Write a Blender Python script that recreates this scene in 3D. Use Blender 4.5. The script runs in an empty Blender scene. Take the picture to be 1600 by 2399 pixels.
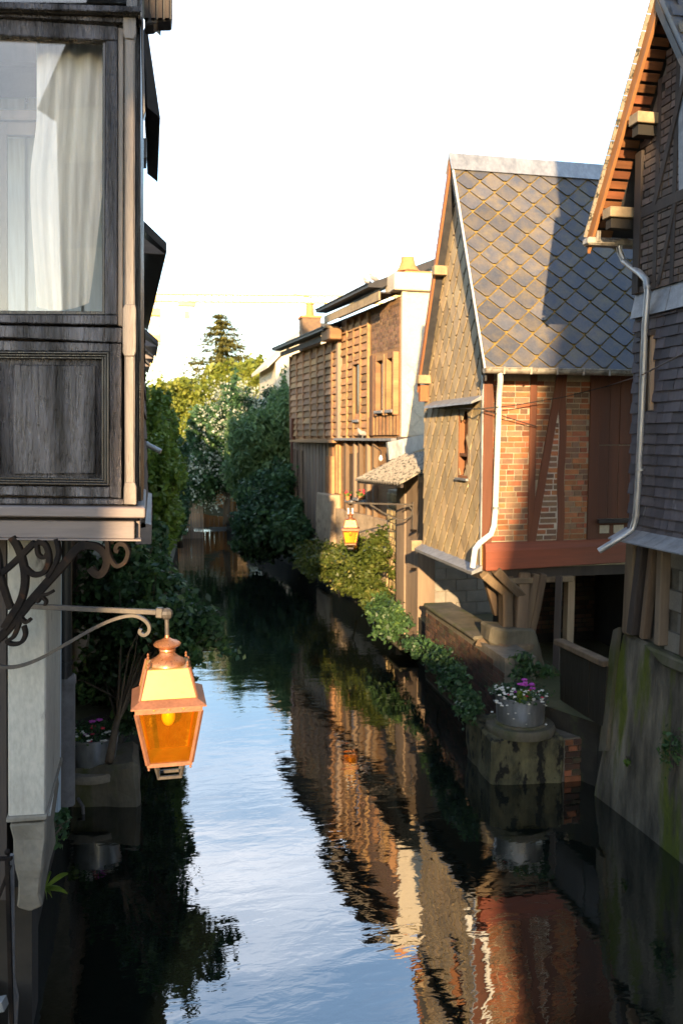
import bpy, bmesh, math, random
import numpy as np
from mathutils import Vector, Matrix, noise as mnoise

rad = math.radians
SC = bpy.context.scene
COL = SC.collection
rng = random.Random(7)

# ------------------------------------------------------------------ camera, sky, sun, exposure
EYE = 4.0                       # eye height above the water
F = 2000.0                      # focal length in photograph pixels (1600 wide)
TH = math.atan(174.5 / F)       # looking slightly down
PH = math.atan(455 / F * math.cos(TH))   # looking slightly right of the canal axis (+Y)
cp, sp, ct, st = math.cos(PH), math.sin(PH), math.cos(TH), math.sin(TH)

cam = bpy.data.cameras.new('camera')
cam_o = bpy.data.objects.new('camera', cam)
COL.objects.link(cam_o)
cam_o.location = (0, 0, EYE)
cam_o.rotation_euler = (rad(90) - TH, 0, -PH)
cam.sensor_fit = 'HORIZONTAL'
cam.sensor_width = 24
cam.lens = 24 * F / 1600
cam.clip_start = 0.05
cam.clip_end = 3000
cam.dof.use_dof = True
cam.dof.focus_distance = 4.9
cam.dof.aperture_fstop = 3.6
SC.camera = cam_o

SUN_AZ, SUN_EL = rad(15), rad(13)      # light travels towards +Y and a little +X
world = bpy.data.worlds.new('World')
SC.world = world
world.use_nodes = True
wn, wl = world.node_tree.nodes, world.node_tree.links
wn.clear()
w_out = wn.new('ShaderNodeOutputWorld')
w_bg = wn.new('ShaderNodeBackground')
w_sky = wn.new('ShaderNodeTexSky')
w_sky.sky_type = 'NISHITA'
w_sky.sun_disc = False
w_sky.sun_elevation = SUN_EL
w_sky.sun_rotation = math.pi + SUN_AZ
w_sky.dust_density = 0.5
w_sky.air_density = 1.0
w_tc = wn.new('ShaderNodeTexCoord')
w_map = wn.new('ShaderNodeMapping')
w_map.inputs['Scale'].default_value = (0.55, 1.0, 1.0)
w_map.inputs['Location'].default_value = (2.3, 0.9, 1.7)
w_no = wn.new('ShaderNodeTexNoise')
w_no.inputs['Scale'].default_value = 0.9
w_no.inputs['Detail'].default_value = 7
w_no.inputs['Roughness'].default_value = 0.55
w_rmp = wn.new('ShaderNodeValToRGB')
w_rmp.color_ramp.elements[0].position = 0.475
w_rmp.color_ramp.elements[1].position = 0.79
w_mix = wn.new('ShaderNodeMixRGB')
w_mix.inputs[2].default_value = (11.0, 10.2, 9.6, 1)
w_sep = wn.new('ShaderNodeSeparateXYZ'); wl.new(w_tc.outputs['Generated'], w_sep.inputs[0])
w_z = wn.new('ShaderNodeMath'); w_z.operation = 'MAXIMUM'; w_z.inputs[1].default_value = 0.0; wl.new(w_sep.outputs[2], w_z.inputs[0])
w_za = wn.new('ShaderNodeMath'); w_za.operation = 'ADD'; w_za.inputs[1].default_value = 0.14; wl.new(w_z.outputs[0], w_za.inputs[0])
w_dx = wn.new('ShaderNodeMath'); w_dx.operation = 'DIVIDE'; wl.new(w_sep.outputs[0], w_dx.inputs[0]); wl.new(w_za.outputs[0], w_dx.inputs[1])
w_dy = wn.new('ShaderNodeMath'); w_dy.operation = 'DIVIDE'; wl.new(w_sep.outputs[1], w_dy.inputs[0]); wl.new(w_za.outputs[0], w_dy.inputs[1])
w_cm = wn.new('ShaderNodeCombineXYZ'); wl.new(w_dx.outputs[0], w_cm.inputs[0]); wl.new(w_dy.outputs[0], w_cm.inputs[1])
wl.new(w_cm.outputs[0], w_map.inputs['Vector'])
wl.new(w_map.outputs['Vector'], w_no.inputs['Vector'])
wl.new(w_no.outputs['Fac'], w_rmp.inputs['Fac'])
wl.new(w_rmp.outputs['Color'], w_mix.inputs[0])
wl.new(w_sky.outputs['Color'], w_mix.inputs[1])
wl.new(w_mix.outputs['Color'], w_bg.inputs['Color'])
wl.new(w_bg.outputs['Background'], w_out.inputs['Surface'])
w_bg.inputs['Strength'].default_value = 0.15

sun = bpy.data.lights.new('sun', 'SUN')
sun_o = bpy.data.objects.new('sun', sun)
COL.objects.link(sun_o)
sun.energy = 4.0
sun.angle = rad(0.5)
sun.color = (1.0, 0.70, 0.38)
SUND = Vector((math.sin(SUN_AZ) * math.cos(SUN_EL), math.cos(SUN_AZ) * math.cos(SUN_EL), -math.sin(SUN_EL)))
sun_o.rotation_euler = SUND.to_track_quat('-Z', 'Y').to_euler()
sun_o.location = (-8, -30, 20)

SC.view_settings.view_transform = 'Standard'
SC.view_settings.look = 'None'
SC.view_settings.exposure = 1.9
SC.view_settings.gamma = 1
SC.view_settings.use_curve_mapping = False
SC.cycles.use_denoising = True
SC.cycles.max_bounces = 8
SC.cycles.transparent_max_bounces = 16
SC.cycles.caustics_reflective = False
SC.cycles.caustics_refractive = False

# ------------------------------------------------------------------ survey helpers: sight line of the photograph -> point at a measured distance
RX = Vector((cp, -sp, 0)); DX = Vector((sp * ct, cp * ct, -st)); UX = Vector((sp * st, cp * st, ct))
HF = Vector((sp, cp, 0))        # horizontal forward
EX = Vector((0, 1, 0))          # along the canal
def ray(u, v): return DX + RX * ((u - 800) / F) + UX * (-(v - 1199.5) / F)
def P(u, v, r):
    d = ray(u, v); t = r / (d.x * sp + d.y * cp)
    return Vector((0, 0, EYE)) + d * t
def PX(u, v, x):
    d = ray(u, v); return Vector((0, 0, EYE)) + d * (x / d.x)
def PY(u, v, y):
    d = ray(u, v); return Vector((0, 0, EYE)) + d * (y / d.y)

# ------------------------------------------------------------------ mesh builder
class MB:
    def __init__(s): s.v = []; s.f = []
    def add(s, vs, fs):
        b = len(s.v); s.v += [Vector(q) for q in vs]; s.f += [tuple(b + i for i in f) for f in fs]; return s
    def bx(s, x0, x1, y0, y1, z0, z1):
        return s.add([(x0,y0,z0),(x1,y0,z0),(x1,y1,z0),(x0,y1,z0),(x0,y0,z1),(x1,y0,z1),(x1,y1,z1),(x0,y1,z1)],
                     [(0,3,2,1),(4,5,6,7),(0,1,5,4),(1,2,6,5),(2,3,7,6),(3,0,4,7)])
    def prism(s, poly, vec):
        n = len(poly); poly = [Vector(q) for q in poly]; vec = Vector(vec)
        return s.add(poly + [q + vec for q in poly],
                     [tuple(range(n)), tuple(range(2*n-1, n-1, -1))] + [(i, (i+1) % n, n + (i+1) % n, n + i) for i in range(n)])
    def pp(s, pix, r, t):       # outline of a frontal piece at distance r, thickness t going back
        return s.prism([P(u, v, r) for u, v in pix], EX * t)
    def bar(s, p, q, w, h, up=(0,0,1)):
        p, q, up = Vector(p), Vector(q), Vector(up); d = (q-p).normalized()
        a = d.cross(up)
        if a.length < 1e-4: a = d.cross(Vector((1,0,0)))
        a.normalize(); b = a.cross(d).normalized()
        c = [p - a*w/2 - b*h/2, p + a*w/2 - b*h/2, p + a*w/2 + b*h/2, p - a*w/2 + b*h/2]
        return s.prism(c, q - p)
    def tube(s, path, r, n=10, cap=True):
        path = [Vector(q) for q in path]; m = len(path)
        rs = r if isinstance(r, (list, tuple)) else [r] * m
        vs = []; fs = []; a = None
        for i, q in enumerate(path):
            d = (path[min(i+1, m-1)] - path[max(i-1, 0)])
            if d.length < 1e-7: d = Vector((0,0,1))
            d.normalize()
            if a is None:
                a = d.cross(Vector((0.13, 0.21, 1)))
                if a.length < 1e-3: a = d.cross(Vector((1,0,0)))
            a = a - d * a.dot(d)
            if a.length < 1e-5: a = d.orthogonal()
            a.normalize(); b = d.cross(a)
            for k in range(n):
                t = 2*math.pi*k/n
                vs.append(q + (a*math.cos(t) + b*math.sin(t)) * rs[i])
        for i in range(m-1):
            for k in range(n):
                fs.append((i*n+k, i*n+(k+1) % n, (i+1)*n+(k+1) % n, (i+1)*n+k))
        if cap: fs += [tuple(range(n-1, -1, -1)), tuple(range((m-1)*n, m*n))]
        return s.add(vs, fs)
    def ribbon(s, path, w, t, nrm):       # flat iron bent in the plane with normal nrm; w in the plane, t along the normal
        path = [Vector(q) for q in path]; nrm = Vector(nrm).normalized(); m = len(path)
        ws = w if isinstance(w, (list, tuple)) else [w] * m
        vs = []; fs = []
        for i, q in enumerate(path):
            d = (path[min(i+1, m-1)] - path[max(i-1, 0)]).normalized(); a = nrm.cross(d).normalized()
            vs += [q - a*ws[i]/2 - nrm*t/2, q + a*ws[i]/2 - nrm*t/2, q + a*ws[i]/2 + nrm*t/2, q - a*ws[i]/2 + nrm*t/2]
        for i in range(m-1):
            for k in range(4): fs.append((i*4+k, i*4+(k+1) % 4, i*4+4+(k+1) % 4, i*4+4+k))
        fs += [(3,2,1,0), tuple(range(4*m-4, 4*m))]
        return s.add(vs, fs)
    def lathe(s, c, prof, n=24, ax=(0,0,1), sx=1, sy=1):
        c = Vector(c); vs = []; fs = []; m = len(prof)
        for r, z in prof:
            for k in range(n):
                t = 2*math.pi*k/n; vs.append(c + Vector((r*math.cos(t)*sx, r*math.sin(t)*sy, z)))
        for i in range(m-1):
            for k in range(n): fs.append((i*n+k, i*n+(k+1) % n, (i+1)*n+(k+1) % n, (i+1)*n+k))
        fs += [tuple(range(n-1, -1, -1)), tuple(range((m-1)*n, m*n))]
        return s.add(vs, fs)
    def ell(s, c, r, n=12, m=8, rot=None):
        c = Vector(c); vs = []; fs = []
        for i in range(m+1):
            ph = math.pi*i/m
            for k in range(n):
                t = 2*math.pi*k/n
                q = Vector((r[0]*math.sin(ph)*math.cos(t), r[1]*math.sin(ph)*math.sin(t), r[2]*math.cos(ph)))
                if rot: q = rot @ q
                vs.append(c+q)
        for i in range(m):
            for k in range(n): fs.append((i*n+k, (i+1)*n+k, (i+1)*n+(k+1) % n, i*n+(k+1) % n))
        return s.add(vs, fs)
    def mesh(s, name, mat, origin=Vector(), bevel=0, smooth=False, wob=0, wsc=1.0, sub=0, recalc=True):
        me = bpy.data.meshes.new(name)
        me.from_pydata([q - origin for q in s.v], [], s.f)
        if recalc or bevel or wob or sub:
            bm = bmesh.new(); bm.from_mesh(me)
            bmesh.ops.remove_doubles(bm, verts=bm.verts, dist=1e-6)
            bmesh.ops.recalc_face_normals(bm, faces=bm.faces)
            if bevel:
                bmesh.ops.bevel(bm, geom=[e for e in bm.edges if len(e.link_faces) == 2 and e.calc_face_angle(0) > 0.5], offset=bevel, segments=1, affect='EDGES', clamp_overlap=True)
            if sub:
                bmesh.ops.triangulate(bm, faces=[f for f in bm.faces if len(f.verts) > 4])
                bmesh.ops.subdivide_edges(bm, edges=bm.edges, cuts=sub, use_grid_fill=True)
            if wob:
                for vv in bm.verts:
                    vv.co += mnoise.noise_vector((vv.co + origin) * wsc) * wob
            bm.to_mesh(me); bm.free()
        if smooth:
            me.polygons.foreach_set('use_smooth', [True] * len(me.polygons))
            if smooth == 'auto' :
                me.set_sharp_from_angle(angle=rad(40))
        me.materials.append(mat)
        return me
    def build(s, name, mat, parent=None, **k):
        org = root_of(parent).location if parent else Vector()
        o = bpy.data.objects.new(name, s.mesh(name, mat, Vector(org), **k)); COL.objects.link(o)
        if parent: o.parent = parent
        return o

def root_of(o):
    while o.parent: o = o.parent
    return o
def tag(o, label=None, cat=None, group=None, kind=None):
    if label: o['label'] = label
    if cat: o['category'] = cat
    if group: o['group'] = group
    if kind: o['kind'] = kind
    return o
def thing(name, loc, label, cat, group=None):
    o = bpy.data.objects.new(name, None); COL.objects.link(o); o.location = loc
    o.empty_display_size = 0.2
    return tag(o, label, cat, group)
def piece(name, me, parent, loc, rot=None, scale=None):     # a repeated piece sharing its mesh
    o = bpy.data.objects.new(name, me); COL.objects.link(o)
    o.parent = parent; o.location = Vector(loc) - root_of(parent).location
    if rot is not None: o.rotation_euler = rot
    if scale is not None: o.scale = scale
    return o

# ------------------------------------------------------------------ materials
MATS = {}
def mat(name, c1, c2=None, rough=0.8, scale=3.0, stretch=(1,1,1), lo=0.38, hi=0.62, bump=0.3, bscale=40, bstretch=None, bdist=0.006,
        rnd=0.0, metal=0.0, spec=0.4, c3=None, lo3=0.55, hi3=0.7, scale3=9, coat=0, detail=6, rough2=None):
    m = bpy.data.materials.new(name); m.use_nodes = True; MATS[name] = m
    N, L = m.node_tree.nodes, m.node_tree.links
    b = N['Principled BSDF']
    geo = N.new('ShaderNodeNewGeometry')
    oi = N.new('ShaderNodeObjectInfo')
    def nz(sc, str_, off):
        mp = N.new('ShaderNodeMapping'); mp.inputs['Scale'].default_value = str_
        if rnd:
            cm = N.new('ShaderNodeCombineXYZ')
            mu = N.new('ShaderNodeMath'); mu.operation = 'MULTIPLY'; mu.inputs[1].default_value = 37.0 + off
            L.new(oi.outputs['Random'], mu.inputs[0]); L.new(mu.outputs[0], cm.inputs[0]); L.new(mu.outputs[0], cm.inputs[2])
            L.new(cm.outputs[0], mp.inputs['Location'])
        else: mp.inputs['Location'].default_value = (off, off*0.7, off*1.3)
        L.new(geo.outputs['Position'], mp.inputs['Vector'])
        n = N.new('ShaderNodeTexNoise'); n.inputs['Scale'].default_value = sc; n.inputs['Detail'].default_value = detail
        n.inputs['Roughness'].default_value = 0.6
        L.new(mp.outputs['Vector'], n.inputs['Vector']); return n
    def mr(src, a, c, x, y):
        r = N.new('ShaderNodeMapRange'); r.inputs[1].default_value = a; r.inputs[2].default_value = c
        r.inputs[3].default_value = x; r.inputs[4].default_value = y; L.new(src, r.inputs[0]); return r.outputs[0]
    n1 = nz(scale, stretch, 1.3)
    mix = N.new('ShaderNodeMixRGB'); mix.inputs[1].default_value = (*c1, 1); mix.inputs[2].default_value = (*(c2 or [q*0.6 for q in c1]), 1)
    L.new(mr(n1.outputs['Fac'], lo, hi, 0, 1), mix.inputs[0])
    col = mix.outputs[0]
    if c3:
        n3 = nz(scale3, stretch, 5.1)
        m3 = N.new('ShaderNodeMixRGB'); m3.inputs[2].default_value = (*c3, 1); L.new(col, m3.inputs[1])
        L.new(mr(n3.outputs['Fac'], lo3, hi3, 0, 1), m3.inputs[0]); col = m3.outputs[0]
    nf = nz(bscale, bstretch or stretch, 2.2)
    hs = N.new('ShaderNodeHueSaturation'); L.new(col, hs.inputs['Color'])
    v = mr(nf.outputs['Fac'], 0.25, 0.75, 0.82, 1.18)
    if rnd:
        mu = N.new('ShaderNodeMath'); mu.operation = 'MULTIPLY'; L.new(v, mu.inputs[0]); L.new(mr(oi.outputs['Random'], 0, 1, 1-rnd, 1+rnd), mu.inputs[1]); v = mu.outputs[0]
        fr = N.new('ShaderNodeMath'); fr.operation = 'FRACT'; mm = N.new('ShaderNodeMath'); mm.operation = 'MULTIPLY'; mm.inputs[1].default_value = 17.31
        L.new(oi.outputs['Random'], mm.inputs[0]); L.new(mm.outputs[0], fr.inputs[0])
        L.new(mr(fr.outputs[0], 0, 1, 0.5-0.03*rnd, 0.5+0.03*rnd), hs.inputs['Hue'])
    L.new(v, hs.inputs['Value'])
    L.new(hs.outputs['Color'], b.inputs['Base Color'])
    b.inputs['Metallic'].default_value = metal
    b.inputs['Specular IOR Level'].default_value = spec
    L.new(mr(nf.outputs['Fac'], 0.3, 0.7, max(0.02, rough-0.1), min(1, (rough2 or rough+0.1))), b.inputs['Roughness'])
    if coat: b.inputs['Coat Weight'].default_value = coat; b.inputs['Coat Roughness'].default_value = 0.25
    if bump:
        bp = N.new('ShaderNodeBump'); bp.inputs['Strength'].default_value = bump; bp.inputs['Distance'].default_value = bdist
        L.new(nf.outputs['Fac'], bp.inputs['Height']); L.new(bp.outputs['Normal'], b.inputs['Normal'])
    return m

def leafmat(name, c1, c2, c3=None, trans=0.35, clump=0.9):
    m = bpy.data.materials.new(name); m.use_nodes = True
    N, L = m.node_tree.nodes, m.node_tree.links; N.clear()
    out = N.new('ShaderNodeOutputMaterial'); geo = N.new('ShaderNodeNewGeometry')
    no = N.new('ShaderNodeTexNoise'); no.inputs['Scale'].default_value = clump; no.inputs['Detail'].default_value = 3
    L.new(geo.outputs['Position'], no.inputs['Vector'])
    ad = N.new('ShaderNodeMath'); ad.operation = 'MULTIPLY_ADD'; ad.inputs[1].default_value = 0.6
    L.new(geo.outputs['Random Per Island'], ad.inputs[0])
    sb = N.new('ShaderNodeMath'); sb.operation = 'MULTIPLY_ADD'; sb.inputs[1].default_value = 1.4; sb.inputs[2].default_value = -0.5
    L.new(no.outputs['Fac'], sb.inputs[0]); L.new(sb.outputs[0], ad.inputs[2])
    rp = N.new('ShaderNodeValToRGB'); e = rp.color_ramp.elements
    e[0].position = 0.15; e[0].color = (*c1, 1); e[1].position = 0.75; e[1].color = (*c2, 1)
    if c3: x = e.new(0.97); x.color = (*c3, 1)
    L.new(ad.outputs[0], rp.inputs[0])
    d = N.new('ShaderNodeBsdfPrincipled'); d.inputs['Roughness'].default_value = 0.45; d.inputs['Specular IOR Level'].default_value = 0.35
    t = N.new('ShaderNodeBsdfTranslucent'); mx = N.new('ShaderNodeMixShader'); mx.inputs[0].default_value = trans
    L.new(rp.outputs[0], d.inputs['Base Color']); L.new(rp.outputs[0], t.inputs['Color'])
    L.new(d.outputs[0], mx.inputs[1]); L.new(t.outputs[0], mx.inputs[2]); L.new(mx.outputs[0], out.inputs['Surface'])
    return m

V = (1, 1, 0.08)     # grain running up
M = dict(
    black_wood=mat('black_painted_wood', (0.009,0.007,0.007), (0.022,0.017,0.016), 0.27, 5, V, bump=0.6, bscale=55, bstretch=(1,1,0.07), bdist=0.008, spec=0.7, rough2=0.5),
    black_panel=mat('panel_wood_painted_glints', (0.022,0.018,0.019), (0.26,0.235,0.25), 0.24, 6, V, bump=1.0, bscale=46, bstretch=(1,1,0.10), bdist=0.05, spec=0.9, rough2=0.45, metal=0.7, lo=0.40, hi=0.80),  # pale metallic streaks are silver glints put into the colour
    post_wood=mat('worn_post_wood', (0.20,0.165,0.14), (0.11,0.09,0.078), 0.42, 6, V, bump=0.7, bscale=48, bstretch=(1,1,0.08), bdist=0.02, spec=0.6, rough2=0.6, lo=0.40, hi=0.62, c3=(0.05,0.04,0.035), lo3=0.58, hi3=0.70, scale3=16),
    grey_board=mat('grey_board', (0.19,0.155,0.145), (0.13,0.108,0.105), 0.6, 5, (0.1,0.1,1), bump=0.4, bscale=60, bstretch=(0.08,0.08,1), bdist=0.003),
    iron=mat('rusty_iron', (0.010,0.0085,0.0085), (0.024,0.017,0.013), 0.72, 9, bump=0.5, bscale=70, bdist=0.003, c3=(0.09,0.035,0.015), lo3=0.60, hi3=0.75, scale3=12, spec=0.08),
    lamp_iron=mat('lamp_iron', (0.10,0.085,0.07), (0.055,0.05,0.05), 0.5, 12, bump=0.3, bscale=90, bdist=0.001, metal=0.3),
    copper=mat('painted_copper', (0.50,0.22,0.10), (0.38,0.15,0.07), 0.32, 14, bump=0.15, bscale=80, bdist=0.001, metal=0.65),
    copper_dull=mat('dull_copper', (0.34,0.15,0.085), (0.26,0.115,0.065), 0.45, 14, bump=0.15, bscale=80, bdist=0.001, metal=0.35),
    cream_enamel=mat('cream_enamel', (0.47,0.265,0.07), (0.41,0.23,0.06), 0.4, 7, bump=0.08, bscale=40, bdist=0.001),
    white_render=mat('stained_white_render', (0.46,0.43,0.37), (0.37,0.345,0.30), 0.85, 3, (1,1,0.4), bump=0.35, bscale=50, bdist=0.004, c3=(0.14,0.13,0.12), lo3=0.63, hi3=0.72, scale3=10),
    white_paint=mat('white_paint', (0.72,0.72,0.70), (0.62,0.62,0.60), 0.5, 4, bump=0.1),
    grey_render=mat('grey_cement_render', (0.22,0.195,0.16), (0.14,0.125,0.10), 0.9, 3.5, bump=0.5, bscale=30, bdist=0.006, c3=(0.07,0.065,0.055), lo3=0.6, hi3=0.75, scale3=6),
    black_pipe=mat('black_pipe', (0.012,0.012,0.013), (0.02,0.02,0.02), 0.4, 6, bump=0.1),
    grey_pipe=mat('grey_cast_pipe', (0.16,0.15,0.15), (0.11,0.10,0.10), 0.6, 6, bump=0.25),
    zinc=mat('zinc', (0.42,0.43,0.44), (0.30,0.31,0.32), 0.42, 5, (1,1,0.3), bump=0.12, bscale=30, metal=0.55),
    zinc_tub=mat('zinc_tub', (0.30,0.32,0.34), (0.20,0.21,0.23), 0.42, 6, (1,1,0.3), bump=0.15, bscale=25, metal=0.6),
    zinc_dirty=mat('dirty_zinc', (0.46,0.42,0.36), (0.22,0.20,0.17), 0.55, 9, bump=0.3, bscale=40, metal=0.3, c3=(0.10,0.05,0.03), lo3=0.62, hi3=0.72, scale3=14),
    brick=mat('red_brick', (0.36,0.135,0.06), (0.26,0.10,0.048), 0.88, 9, bump=0.5, bscale=60, bdist=0.004, rnd=0.38, c3=(0.10,0.055,0.045), lo3=0.6, hi3=0.8, scale3=5),
    brick_brown=mat('brown_brick', (0.22,0.13,0.075), (0.16,0.10,0.07), 0.9, 9, bump=0.5, bscale=60, bdist=0.004, rnd=0.35),
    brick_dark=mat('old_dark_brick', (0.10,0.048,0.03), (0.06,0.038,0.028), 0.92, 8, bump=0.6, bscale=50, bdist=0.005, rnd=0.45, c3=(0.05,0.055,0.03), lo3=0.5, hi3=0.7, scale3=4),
    brick_grey=mat('greyed_brick', (0.14,0.10,0.08), (0.095,0.075,0.065), 0.92, 8, bump=0.6, bscale=50, bdist=0.005, rnd=0.35),
    mortar=mat('mortar', (0.42,0.36,0.26), (0.32,0.27,0.20), 0.95, 8, bump=0.5, bscale=80, bdist=0.003),
    mortar_white=mat('pale_mortar', (0.58,0.53,0.46), (0.46,0.42,0.36), 0.95, 8, bump=0.5, bscale=80, bdist=0.003),
    mortar_dark=mat('dirty_mortar', (0.17,0.15,0.12), (0.11,0.10,0.08), 0.95, 8, bump=0.5, bscale=80, bdist=0.003),
    red_wood=mat('red_brown_timber', (0.175,0.062,0.030), (0.115,0.042,0.022), 0.6, 4, V, bump=0.35, bscale=50, bstretch=(1,1,0.07), bdist=0.003),
    red_beam=mat('red_brown_beam', (0.22,0.06,0.03), (0.17,0.05,0.03), 0.55, 4, (0.1,1,1), bump=0.3, bscale=40, bstretch=(0.07,1,1), bdist=0.003),
    slate=mat('roof_slate', (0.072,0.080,0.105), (0.105,0.10,0.105), 0.42, 5, bump=0.3, bscale=40, bdist=0.003, rnd=0.22, spec=0.5, c3=(0.165,0.135,0.085), lo3=0.46, hi3=0.72, scale3=4.5),
    slate_wall=mat('wall_slate', (0.50,0.385,0.225), (0.38,0.30,0.185), 0.7, 4, (1,1,0.25), bump=0.4, bscale=40, bdist=0.003, rnd=0.18, c3=(0.46,0.42,0.32), lo3=0.66, hi3=0.71, scale3=7),
    slate_moss=mat('mossy_underlay', (0.26,0.18,0.05), (0.15,0.11,0.035), 0.95, 20, bump=0.6, bscale=60, bdist=0.006),
    slate_dark=mat('dark_slate', (0.028,0.028,0.032), (0.045,0.043,0.045), 0.6, 6, bump=0.3, rnd=0.2),
    shingle=mat('grey_violet_shingle', (0.095,0.082,0.09), (0.07,0.063,0.072), 0.72, 7, (1,1,0.3), bump=0.4, bscale=50, bstretch=(1,1,0.15), bdist=0.004, rnd=0.28, c3=(0.24,0.23,0.23), lo3=0.68, hi3=0.75, scale3=6),
    lead=mat('lead_flashing', (0.28,0.29,0.31), (0.20,0.205,0.22), 0.55, 8, bump=0.3, metal=0.25),
    orange_wood=mat('orange_brown_wood', (0.27,0.115,0.045), (0.18,0.075,0.03), 0.65, 5, (1,0.1,0.1), bump=0.35, bscale=50, bdist=0.003, rnd=0.25),
    lath_wood=mat('roof_lath_wood', (0.22,0.085,0.032), (0.14,0.055,0.022), 0.7, 7, (0.1,1,1), bump=0.4, bscale=50, bdist=0.003, rnd=0.3),
    pale_wood=mat('pale_cut_timber', (0.36,0.27,0.16), (0.24,0.18,0.11), 0.75, 7, bump=0.35, bscale=40, bdist=0.003),
    old_timber=mat('old_grey_timber', (0.20,0.14,0.085), (0.115,0.08,0.052), 0.85, 5, V, bump=0.6, bscale=45, bstretch=(1,1,0.08), bdist=0.008, rnd=0.2),
    dark_timber=mat('dark_timber', (0.065,0.05,0.042), (0.04,0.032,0.028), 0.8, 5, V, bump=0.5, bscale=45, bstretch=(1,1,0.08), bdist=0.006, rnd=0.15),
    board_brown=mat('brown_weatherboard', (0.42,0.24,0.11), (0.29,0.165,0.08), 0.82, 4, (0.2,0.2,1), bump=0.5, bscale=40, bstretch=(0.1,0.1,1), bdist=0.005, rnd=0.3),
    plank_grey=mat('grey_weathered_plank', (0.30,0.22,0.15), (0.20,0.15,0.11), 0.88, 4, V, bump=0.5, bscale=40, bstretch=(1,1,0.07), bdist=0.005, rnd=0.2),
    cream_render=mat('cream_render', (0.62,0.54,0.40), (0.54,0.47,0.36), 0.9, 2.5, bump=0.25, bscale=30, bdist=0.004, rnd=0.04),
    tan_render=mat('stained_tan_render', (0.50,0.38,0.25), (0.36,0.27,0.18), 0.92, 2.2, bump=0.5, bscale=14, bdist=0.015, c3=(0.24,0.17,0.11), lo3=0.55, hi3=0.7, scale3=4),
    stone=mat('pale_rubble_stone', (0.46,0.36,0.19), (0.34,0.25,0.13), 0.92, 5, bump=0.6, bscale=25, bdist=0.01, rnd=0.25),
    concrete=mat('mossy_concrete', (0.13,0.115,0.085), (0.075,0.068,0.05), 0.93, 2.6, (1,1,0.35), bump=0.6, bscale=26, bdist=0.012, c3=(0.055,0.065,0.015), lo3=0.48, hi3=0.66, scale3=2.6),
    concrete_wet=mat('pitted_concrete', (0.15,0.135,0.07), (0.055,0.052,0.03), 0.9, 5.0, (1,1,0.5), bump=0.9, bscale=16, bdist=0.03, c3=(0.014,0.013,0.010), lo3=0.54, hi3=0.60, scale3=8),
    streak=mat('streaked_concrete', (0.22,0.195,0.15), (0.04,0.036,0.028), 0.93, 4.0, (1,1,0.2), bump=0.9, bscale=14, bstretch=(1,1,0.6), bdist=0.03, c3=(0.09,0.11,0.015), lo3=0.50, hi3=0.62, scale3=3.4, lo=0.34, hi=0.66),
    block=mat('concrete_block', (0.26,0.235,0.20), (0.20,0.18,0.155), 0.92, 4, bump=0.4, bscale=60, bdist=0.004, rnd=0.15),
    clay=mat('terracotta', (0.56,0.25,0.09), (0.46,0.19,0.07), 0.8, 6, bump=0.2),
    moss_roof=mat('mossy_corrugated_sheet', (0.34,0.30,0.24), (0.26,0.23,0.18), 0.92, 6, bump=0.4, bscale=30, bdist=0.006, c3=(0.05,0.05,0.04), lo3=0.52, hi3=0.6, scale3=16),
    dark_board=mat('near_black_board', (0.018,0.016,0.012), (0.03,0.026,0.018), 0.6, 4, V, bump=0.5, bscale=40, bstretch=(1,1,0.08), bdist=0.005),  # near-black base with slightly lighter grain
    dark_void=mat('void_shade', (0.02,0.018,0.016), (0.03,0.026,0.022), 0.95, 4, bump=0.2),  # near-black: deep shade of hollows put into the colour
    ground=mat('earth_and_grass', (0.07,0.075,0.03), (0.10,0.085,0.045), 0.95, 0.6, bump=0.5, bscale=5, bdist=0.05),
    bed=mat('bank_masonry', (0.04,0.036,0.028), (0.025,0.022,0.018), 0.95, 2.5, bump=0.6, bscale=12, bdist=0.02, c3=(0.05,0.06,0.02), scale3=3),
    fence_wood=mat('fence_wood', (0.50,0.25,0.09), (0.36,0.17,0.06), 0.8, 5, V, bump=0.3, rnd=0.25),  # bright orange base stands in for sunlight missing on the fence
    crane=mat('crane_paint', (0.80,0.58,0.20), (0.74,0.52,0.17), 0.6, 1, bump=0),
    bark=mat('bark', (0.10,0.075,0.05), (0.06,0.045,0.03), 0.9, 6, V, bump=0.6, bscale=30, bdist=0.01),
    curtain=mat('white_net_curtain', (0.86,0.85,0.81), (0.80,0.79,0.76), 0.95, 3, V, bump=0.1, bscale=30),
    room_blue=mat('pale_blue_board', (0.46,0.53,0.60), (0.40,0.47,0.54), 0.7, 3, V, bump=0.1),
    room_wood=mat('old_brown_frame', (0.21,0.165,0.13), (0.15,0.115,0.09), 0.6, 4, V, bump=0.2),
    bird=mat('pigeon_feather', (0.42,0.40,0.38), (0.22,0.22,0.24), 0.8, 20, bump=0.1),
    cable=mat('black_cable', (0.02,0.02,0.02), (0.03,0.03,0.03), 0.6, 4, bump=0),
    fl_white=mat('white_petals', (0.75,0.75,0.72), (0.68,0.68,0.62), 0.7, 40, bump=0),
    fl_pink=mat('magenta_petals', (0.55,0.10,0.50), (0.42,0.06,0.42), 0.6, 40, bump=0),
    fl_red=mat('red_petals', (0.62,0.05,0.07), (0.50,0.03,0.08), 0.6, 40, bump=0),
)
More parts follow.
